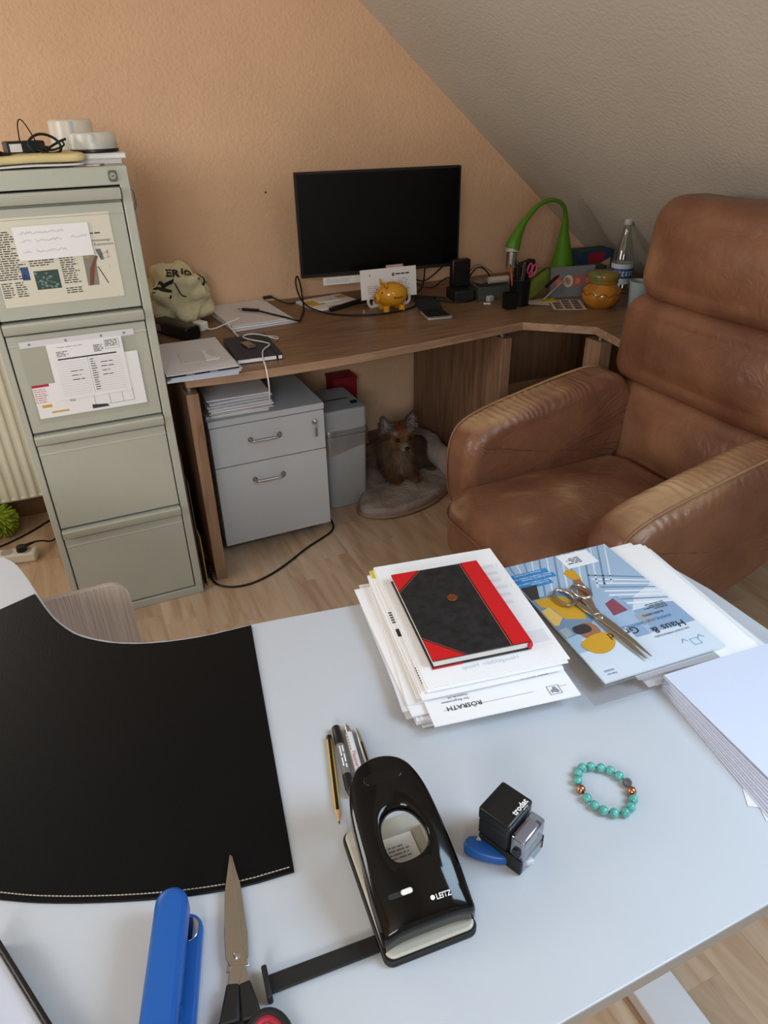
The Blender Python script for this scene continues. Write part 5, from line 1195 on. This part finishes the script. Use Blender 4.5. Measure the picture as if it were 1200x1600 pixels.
# ---- organiser and clutter
t = thing('grey_organiser', 'dark grey desk organiser box full of clutter right of the dock', 'organiser', (1.60, 2.52, DT), R(-10)); M_org = mat('smoky_grey_plastic', '4a4b46', .35)
for (a, c) in (((-.07, -.06, 0), (.07, .06, .004)), ((-.07, -.06, .004), (.07, -.056, .055)), ((-.07, .056, .004), (.07, .06, .055)), ((-.07, -.056, .004), (-.066, .056, .055)), ((.066, -.056, .004), (.07, .056, .055))): B().bx(a, c).out('wall' if a[2] else 'base', M_org, t)
t = thing('white_roll', 'white roll of paper lying on the dark grey organiser', 'paper roll', (1.625, 2.50, DT + .0565), R(-6)); B().cyl((-.04, 0, .014), (.045, 0, .014), .0135, 18).out('roll', mat('dull_white_roll', 'b5a9a2', .8), t)
o = B().bx((-.045, -.02, 0), (.04, .025, .006)).out('grey_card', mat('mauve_card', '7c6a68', .7), None, (1.60, 2.555, DT + .056), (0, 0, R(20))); tag(o, 'mauve grey card lying at the back of the dark organiser', 'card')
o = B().bx((-.014, -.010, 0), (.014, .010, .022)).out('eraser', mat('pale_eraser', 'a8aeb4', .6), None, (1.565, 2.455, DT + .0), (0, 0, R(15)), bevel=.003); tag(o, 'pale eraser block at the front of the dark organiser', 'eraser')
o = B().bx((-.014, -.003, 0), (.014, .003, .005)).out('chalk_stub', M_paper2, None, (1.53, 2.42, DT), (0, 0, R(-30)), bevel=.001); tag(o, 'small white stub on the desk in front of the organiser', 'chalk')
t = thing('coiled_wire', 'dark and pale wires heaped on the desk behind the organiser', 'cable')
cable('wire', [(1.54, 2.62, .745), (1.56, 2.60, .83), (1.61, 2.61, .85), (1.66, 2.60, .80), (1.64, 2.63, .76)], .003, t); cable('pale_wire', [(1.52, 2.63, .745), (1.58, 2.62, .86), (1.63, 2.60, .84), (1.66, 2.58, .81)], .0025, t, mat('brown_grey_wire', '6d5d52', .6))
# ---- pen cup
t = thing('pen_cup', 'black mesh pen cup crowded with pens and scissors', 'pen cup', (1.635, 2.355, DT)); M_mesh = mat('black_wire_mesh', '0a0a0b', .5, .3)
B().lathe([(.0, 0), (.036, 0), (.038, .002), (.041, .098), (.042, .10), (.040, .10), (.036, .004), (0, .004)], 28).out('cup', M_mesh, t); B().tube([(.0415 * cos(a), .0415 * sin(a), .099) for a in [2 * pi * k / 28 for k in range(28)]], .002, 6, closed=True).out('rim', M_blackp, t)
o = thing('small_pen_box', 'small black square box in front left of the pen cup', 'box', (1.572, 2.325, DT), R(-8)); B().bx((-.021, -.021, 0), (.021, .021, .002)).out('base', M_mesh, o)
for (a, c) in (((-.021, -.021, .002), (.021, -.019, .06)), ((-.021, .019, .002), (.021, .021, .06)), ((-.021, -.019, .002), (-.019, .019, .06)), ((.019, -.019, .002), (.021, .019, .06))): B().bx(a, c).out('wall', M_mesh, o)
def stick(name, label, cat, x, y, dx, dy, L, r, m, tip=None):
    a = Vector((1.635 + x, 2.355 + y, DT + .0065)); d = Vector((dx, dy, 1)).normalized(); t = thing(name, label, cat, a); t.rotation_euler = d.to_track_quat('Z', 'Y').to_euler()
    B().cyl((0, 0, .0), (0, 0, L), r, 10).out('barrel', m, t); B().cyl((0, 0, L + .0003), (0, 0, L + .012), r * .9, 10, r2=r * .4).out('end_cap', tip or m, t)
stick('orange_pencil', 'orange pencil leaning left in the pen cup', 'pencil', -.022, -.005, -.20, .02, .145, .004, mat('orange_paint', 'b0592a', .5), M_ink)
stick('black_pen', 'black pen upright at the left of the pen cup', 'pen', -.012, .0, -.04, .0, .150, .0055, M_blackp)
stick('black_marker', 'thick black marker leaning right in the middle of the pen cup', 'pen', .0, -.01, .08, .0, .145, .007, M_blackm)
stick('white_marker', 'white capped marker in the middle of the pen cup', 'pen', .006, .004, .10, .02, .140, .006, mat('grey_white_plastic', 'c9b9bb', .4))
stick('dark_green_pen', 'dark green pen at the back right of the pen cup', 'pen', .014, .012, .16, .05, .125, .005, mat('bottle_green_plastic', '1e3324', .4))
t = thing('pink_scissors', 'pink handled scissors standing in the pen cup', 'scissors', (1.652, 2.352, DT + .006)); t.rotation_euler = (0, R(14), 0); M_pk = mat('pink_plastic', 'c24a72', .4)
B().bx((-.006, -.001, 0), (.006, .001, .10)).out('blade', M_steel, t)
for s in (-1, 1): B().tube([(.011 * s + .009 * cos(a), 0, .130 + .019 * sin(a)) for a in [2 * pi * k / 20 for k in range(20)]], .0034, 8, closed=True).out('handle', M_pk, t); B().cyl((0, 0, .098), (.008 * s, 0, .114), .0035, 8).out('handle_neck', M_pk, t)
# ---- green lamp
t = thing('desk_lamp', 'lime green desk lamp with curved neck and silver head', 'lamp', (1.985, 2.56, DT)); M_grn = mat('lime_green_plastic', '4c7f16', .35)
Pn = [(0, 0, 0), (-.003, -.004, .05), (-.012, -.014, .13), (-.028, -.028, .22), (-.043, -.045, .29), (-.075, -.058, .335), (-.13, -.06, .354), (-.19, -.06, .338), (-.245, -.06, .29), (-.275, -.06, .245), (-.292, -.06, .21), (-.300, -.06, .185)]
Rd = [.068, .056, .038, .019, .009, .008, .008, .009, .012, .018, .027, .030]
PP = []; RR = []
S = 6
for i in range(len(Pn) - 1):
    p0 = Vector(Pn[max(i - 1, 0)]); p1 = Vector(Pn[i]); p2 = Vector(Pn[i + 1]); p3 = Vector(Pn[min(i + 2, len(Pn) - 1)])
    for k in range(S):
        u = k / S; PP.append(.5 * ((2 * p1) + (-p0 + p2) * u + (2 * p0 - 5 * p1 + 4 * p2 - p3) * u * u + (-p0 + 3 * p1 - 3 * p2 + p3) * u ** 3)); RR.append(Rd[i] * (1 - u) + Rd[i + 1] * u)
PP.append(Vector(Pn[-1])); RR.append(Rd[-1])
B().tube(PP, .01, 20, radii=RR).out('neck', M_grn, t, ang=60)
B().tube([(-.3005, -.06, .184), (-.302, -.062, .172)], .027, 20).out('head_rim', mat('pale_grey_rim', 'a9aba4', .3), t); B().tube([(-.302, -.0625, .1715), (-.304, -.066, .118)], .019, 20).out('tube_bulb', mat('silver_reflector', 'c4c8ca', .12, .9), t)
o = B().tube([(-.302, -.0625, .171), (-.304, -.066, .112)], .0225, 20).out('clear_shade', clear('lamp_clear', (.95, .95, .95, 1), .1, .05), t)
# ---- green case, black silver gadget, cards
t = thing('green_pencil_case', 'olive green pencil case leaning between pen cup and lamp', 'pencil case', (1.775, 2.43, DT), (0, R(-22), R(14)))
b = B(); puff(b, rrect(.16, .075, .035, 6), .065, lambda u, v, q: (u, v, .058 + q), .02, .004, 60, .004, 18, 5); b.out('pouch', mat('olive_fabric', '6c7a2c', .8, bump=.4, bscale=50), t, ang=180)
B().tube([(-.06, -.012, .094), (0, -.014, .098), (.06, -.012, .094)], .003, 6).out('zip', mat('dark_zip', '2c3018', .6), t)
t = thing('black_gadget', 'black gadget with silver bar on top of the clutter behind the pencil case', 'device', (1.79, 2.53, DT), (0, R(-10), R(10))); B().bx((-.05, -.02, 0), (.045, .02, .125)).out('case', M_blackm, t, bevel=.008); B().bx((-.02, -.0215, .098), (.035, -.0205, .105)).out('silver_bar', M_steel, t)
t = thing('silver_pen', 'silver pen leaning against the green pencil case', 'pen', (1.745, 2.345, DT + .008)); t.rotation_euler = Vector((.10, .02, .055)).to_track_quat('Z', 'Y').to_euler(); B().cyl((0, 0, 0), (0, 0, .13), .0045, 10).out('barrel', M_sil, t); B().cyl((0, 0, .1305), (0, 0, .145), .003, 10).out('tip', M_chrome, t)
t = thing('black_marker', 'long black marker sticking up over the green pencil case', 'pen', (1.775, 2.375, DT + .05)); t.rotation_euler = Vector((.10, .02, .055)).to_track_quat('Z', 'Y').to_euler(); B().cyl((0, 0, 0), (0, 0, .10), .006, 10).out('barrel', M_blackp, t); B().cyl((0, 0, .1005), (0, 0, .13), .005, 10, r2=.002).out('cap', M_blackm, t)
o = B().bx((-.038, -.03, 0), (.038, .03, .003)).out('sticky_note', mat('sticky_yellow', 'c7bb3c', .7), None, (1.765, 2.352, DT + .0002), (0, 0, R(-14))); tag(o, 'yellow sticky notes beside the white card', 'sticky notes')
o = sheet('blank_card', 'blank whitish card in front of the green pencil case', 'card', (1.712, 2.335, DT + .0035), R(-24), .085, .07, .001, rot=(R(0), R(4), R(-24)), m=mat('warm_card', 'c9bbb2', .8)); 
t = thing('photo_sheet', 'sheet of small passport photos lying left of the yellow pot', 'photo sheet', (1.80, 2.262, DT + .0004), R(-28)); B().bx((-.062, -.075, 0), (.062, .075, .0014)).out('sheet', mat('photo_paper', 'cfc4b4', .5), t, bevel=.0003, seg=1)
b = B()
for i in range(3):
    for j in range(4): b.bx((-.054 + i * .037, -.068 + j * .035, .0015), (-.024 + i * .037, -.040 + j * .035, .0017))
o = b.out('photo_print', mat('passport_photo', '5c4a42', .5, var=.6, vscale=70), t); o['kind'] = 'stuff'
# ---- calendar card
t = thing('grey_picture_card', 'grey card with round red pictures standing behind the yellow pot', 'card', (1.898, 2.362, DT)); t.rotation_euler = (R(82), 0, R(-10)); B().bx((-.098, 0, 0), (.098, .118, .002)).out('card', mat('slate_card', '70777c', .6), t, smooth=False)
b = B()
for k, (x, c) in enumerate(((-.065, 0), (-.02, 1), (.022, 0), (.065, 0))): b.poly([(x + .022 * cos(a), .062 + .024 * sin(a)) for a in [2 * pi * q / 18 for q in range(18)]], .0023 + .0001 * k, c); b.poly([(x + .011 * cos(a), .060 + .012 * sin(a)) for a in [2 * pi * q / 12 for q in range(12)]], .0028, 2)
b.out('picture_print', [mat('soft_red', 'a85a52', .6), mat('soft_cream', 'c9bfae', .6), mat('soft_pink', 'c07a70', .6)], t, smooth=False, fix=False)
B().bx((-.09, .0, -.030), (.09, .09, -.028)).out('rear_flap', MATS['slate_card'], t, smooth=False)
# ---- yellow pot
t = thing('yellow_pot', 'ochre glazed ceramic pot with lid on the corner desk', 'pot', (1.898, 2.185, DT)); M_pot = mat('ochre_glaze', 'b3741f', .18, coat=.4, col2='8c5a1a', vscale=14)
B().lathe([(.0, 0), (.045, 0), (.048, .004), (.060, .012), (.074, .034), (.076, .050), (.068, .070), (.052, .084), (.050, .090), (.0, .090)], 40).out('body', M_pot, t, ang=60)
B().lathe([(.0, .0905), (.053, .0905), (.056, .094), (.054, .100), (.056, .105), (.060, .118), (.058, .126), (.048, .131), (.0, .132)], 40).out('lid', mat('ochre_green_glaze', '8a6a22', .2, coat=.4, col2='5f6a3a', vscale=30), t, ang=60)
for k in range(10):
    a = 2 * pi * k / 10; P = []
    for j in range(7):
        u = a + (j - 3) * .095; z_ = .062 - .010 * sin(pi * j / 6); r = .0758 if z_ < .056 else .0735; P.append((r * cos(u), r * sin(u), z_))
    B().tube(P, .0018, 6).out('painted_scallop', mat('brown_slip', '7a3f1c', .4), t)
# ---- mug, bottle, boxes
t = thing('pale_blue_mug', 'pale blue mug between the yellow pot and the armchair', 'mug', (1.985, 2.075, DT), R(-15)); M_mug = mat('pale_blue_glaze', '9fb4bb', .2, coat=.3)
B().lathe([(.0, 0), (.034, 0), (.037, .003), (.043, .105), (.0435, .108), (.040, .108), (.034, .006), (0, .006)], 36).out('cup', M_mug, t, ang=60); B().tube([(.040 + .026 * sin(pi * k / 10), 0, .088 - .06 * k / 10) for k in range(11)], .005, 10).out('handle', M_mug, t)
t = thing('glass_bottle', 'clear glass water bottle with blue and white label', 'bottle', (2.115, 2.335, DT)); M_glass = clear('bottle_glass', (.86, .90, .90, 1), .10, .04)
B().lathe([(.0, .002), (.040, .002), (.043, .008), (.043, .125), (.040, .145), (.030, .185), (.019, .225), (.0145, .25), (.0145, .262)], 32).out('glass', M_glass, t, ang=60)
B().lathe([(.0155, .2625), (.0165, .265), (.0165, .282), (.014, .285), (0, .285)], 24).out('screw_cap', mat('pale_cap', 'b9bab6', .4), t)
lb = B().lathe([(.0438, .040), (.0438, .118)], 32).out('label', mat('label_white', 'c3ccd6', .5), t, fix=False); B().lathe([(.0441, .062), (.0441, .100)], 32).out('blue_band', mat('label_blue', '24508e', .5), lb, fix=False)
def bot(v):
    a = v.x / .0445; return Vector((.0446 * sin(a), -.0446 * cos(a), v.y))
b = B()
for k, x in enumerate((-.045, -.030, -.015, .0, .015)):
    for (x0, y0, x1, y1) in ((0, .072, .003, .090), (0, .087, .010, .090), (0, .0795, .008, .0822), (0, .072, .010, .075)):
        b.add([tuple(bot(Vector((x + q, w)))) for q, w in ((x0, y0), (x1, y0), (x1, y1), (x0, y1))], [(0, 1, 2, 3)])
b.out('label_print', M_white, lb, smooth=False, fix=False)
t = thing('blue_red_box', 'small dark blue box with a red panel in the desk corner', 'box', (2.185, 2.62, DT), R(-6)); B().bx((-.085, -.05, 0), (.085, .05, .062)).out('lower_box', mat('dark_blue_card', '27344e', .5), t, bevel=.001); o = B().bx((-.085, -.05, .0625), (.085, .05, .122)).out('upper_box', mat('teal_blue_card', '22425e', .5), t, bevel=.001); B().bx((-.045, -.0506, .070), (.035, -.0502, .115)).out('red_panel', mat('box_red', '8f1f33', .5), t, smooth=False)
t = thing('beige_card', 'beige folded card leaning against the blue box behind the bottle', 'card', (2.09, 2.46, DT)); t.rotation_euler = (R(78), R(0), R(-12)); B().prism([(-.07, 0), (.07, 0), (.07, .115), (-.07, .05)], 0, .002).out('card', mat('dull_beige', '9a8064', .8), t)
o = B().bx((-.06, -.03, 0), (.06, .03, .10)).out('green_box', mat('dark_green_card', '1c3a2a', .6), None, (2.03, 2.43, DT), (0, 0, R(-10)), bevel=.001); tag(o, 'dark green box behind the grey picture card', 'box')
b = B(); puff(b, rrect(.09, .10, .02, 4), .05, lambda u, v, q: (u, q, .06 + v), .02, .004, 60, .02, 22, 5)
for i, p in enumerate(b.v): b.v[i] = Vector((p.x, p.y, max(.0, p.z + .006)))
o = b.out('crumpled_napkin', mat('napkin_white', 'b4b2b4', .9), None, (2.215, 2.205, DT), (0, 0, 0), ang=180); tag(o, 'crumpled white napkin behind the pale blue mug', 'napkin')
for o in list(bpy.data.objects):
    n_ = o.name.split('.')[0]
    if o.type == 'MESH' and o.parent and (n_ in ('print', 'stitching', 'picture_print', 'cover_print', 'address_print', 'photo_print', 'show_through_print', 'label_print', 'scale_marks')): o['kind'] = 'stuff'
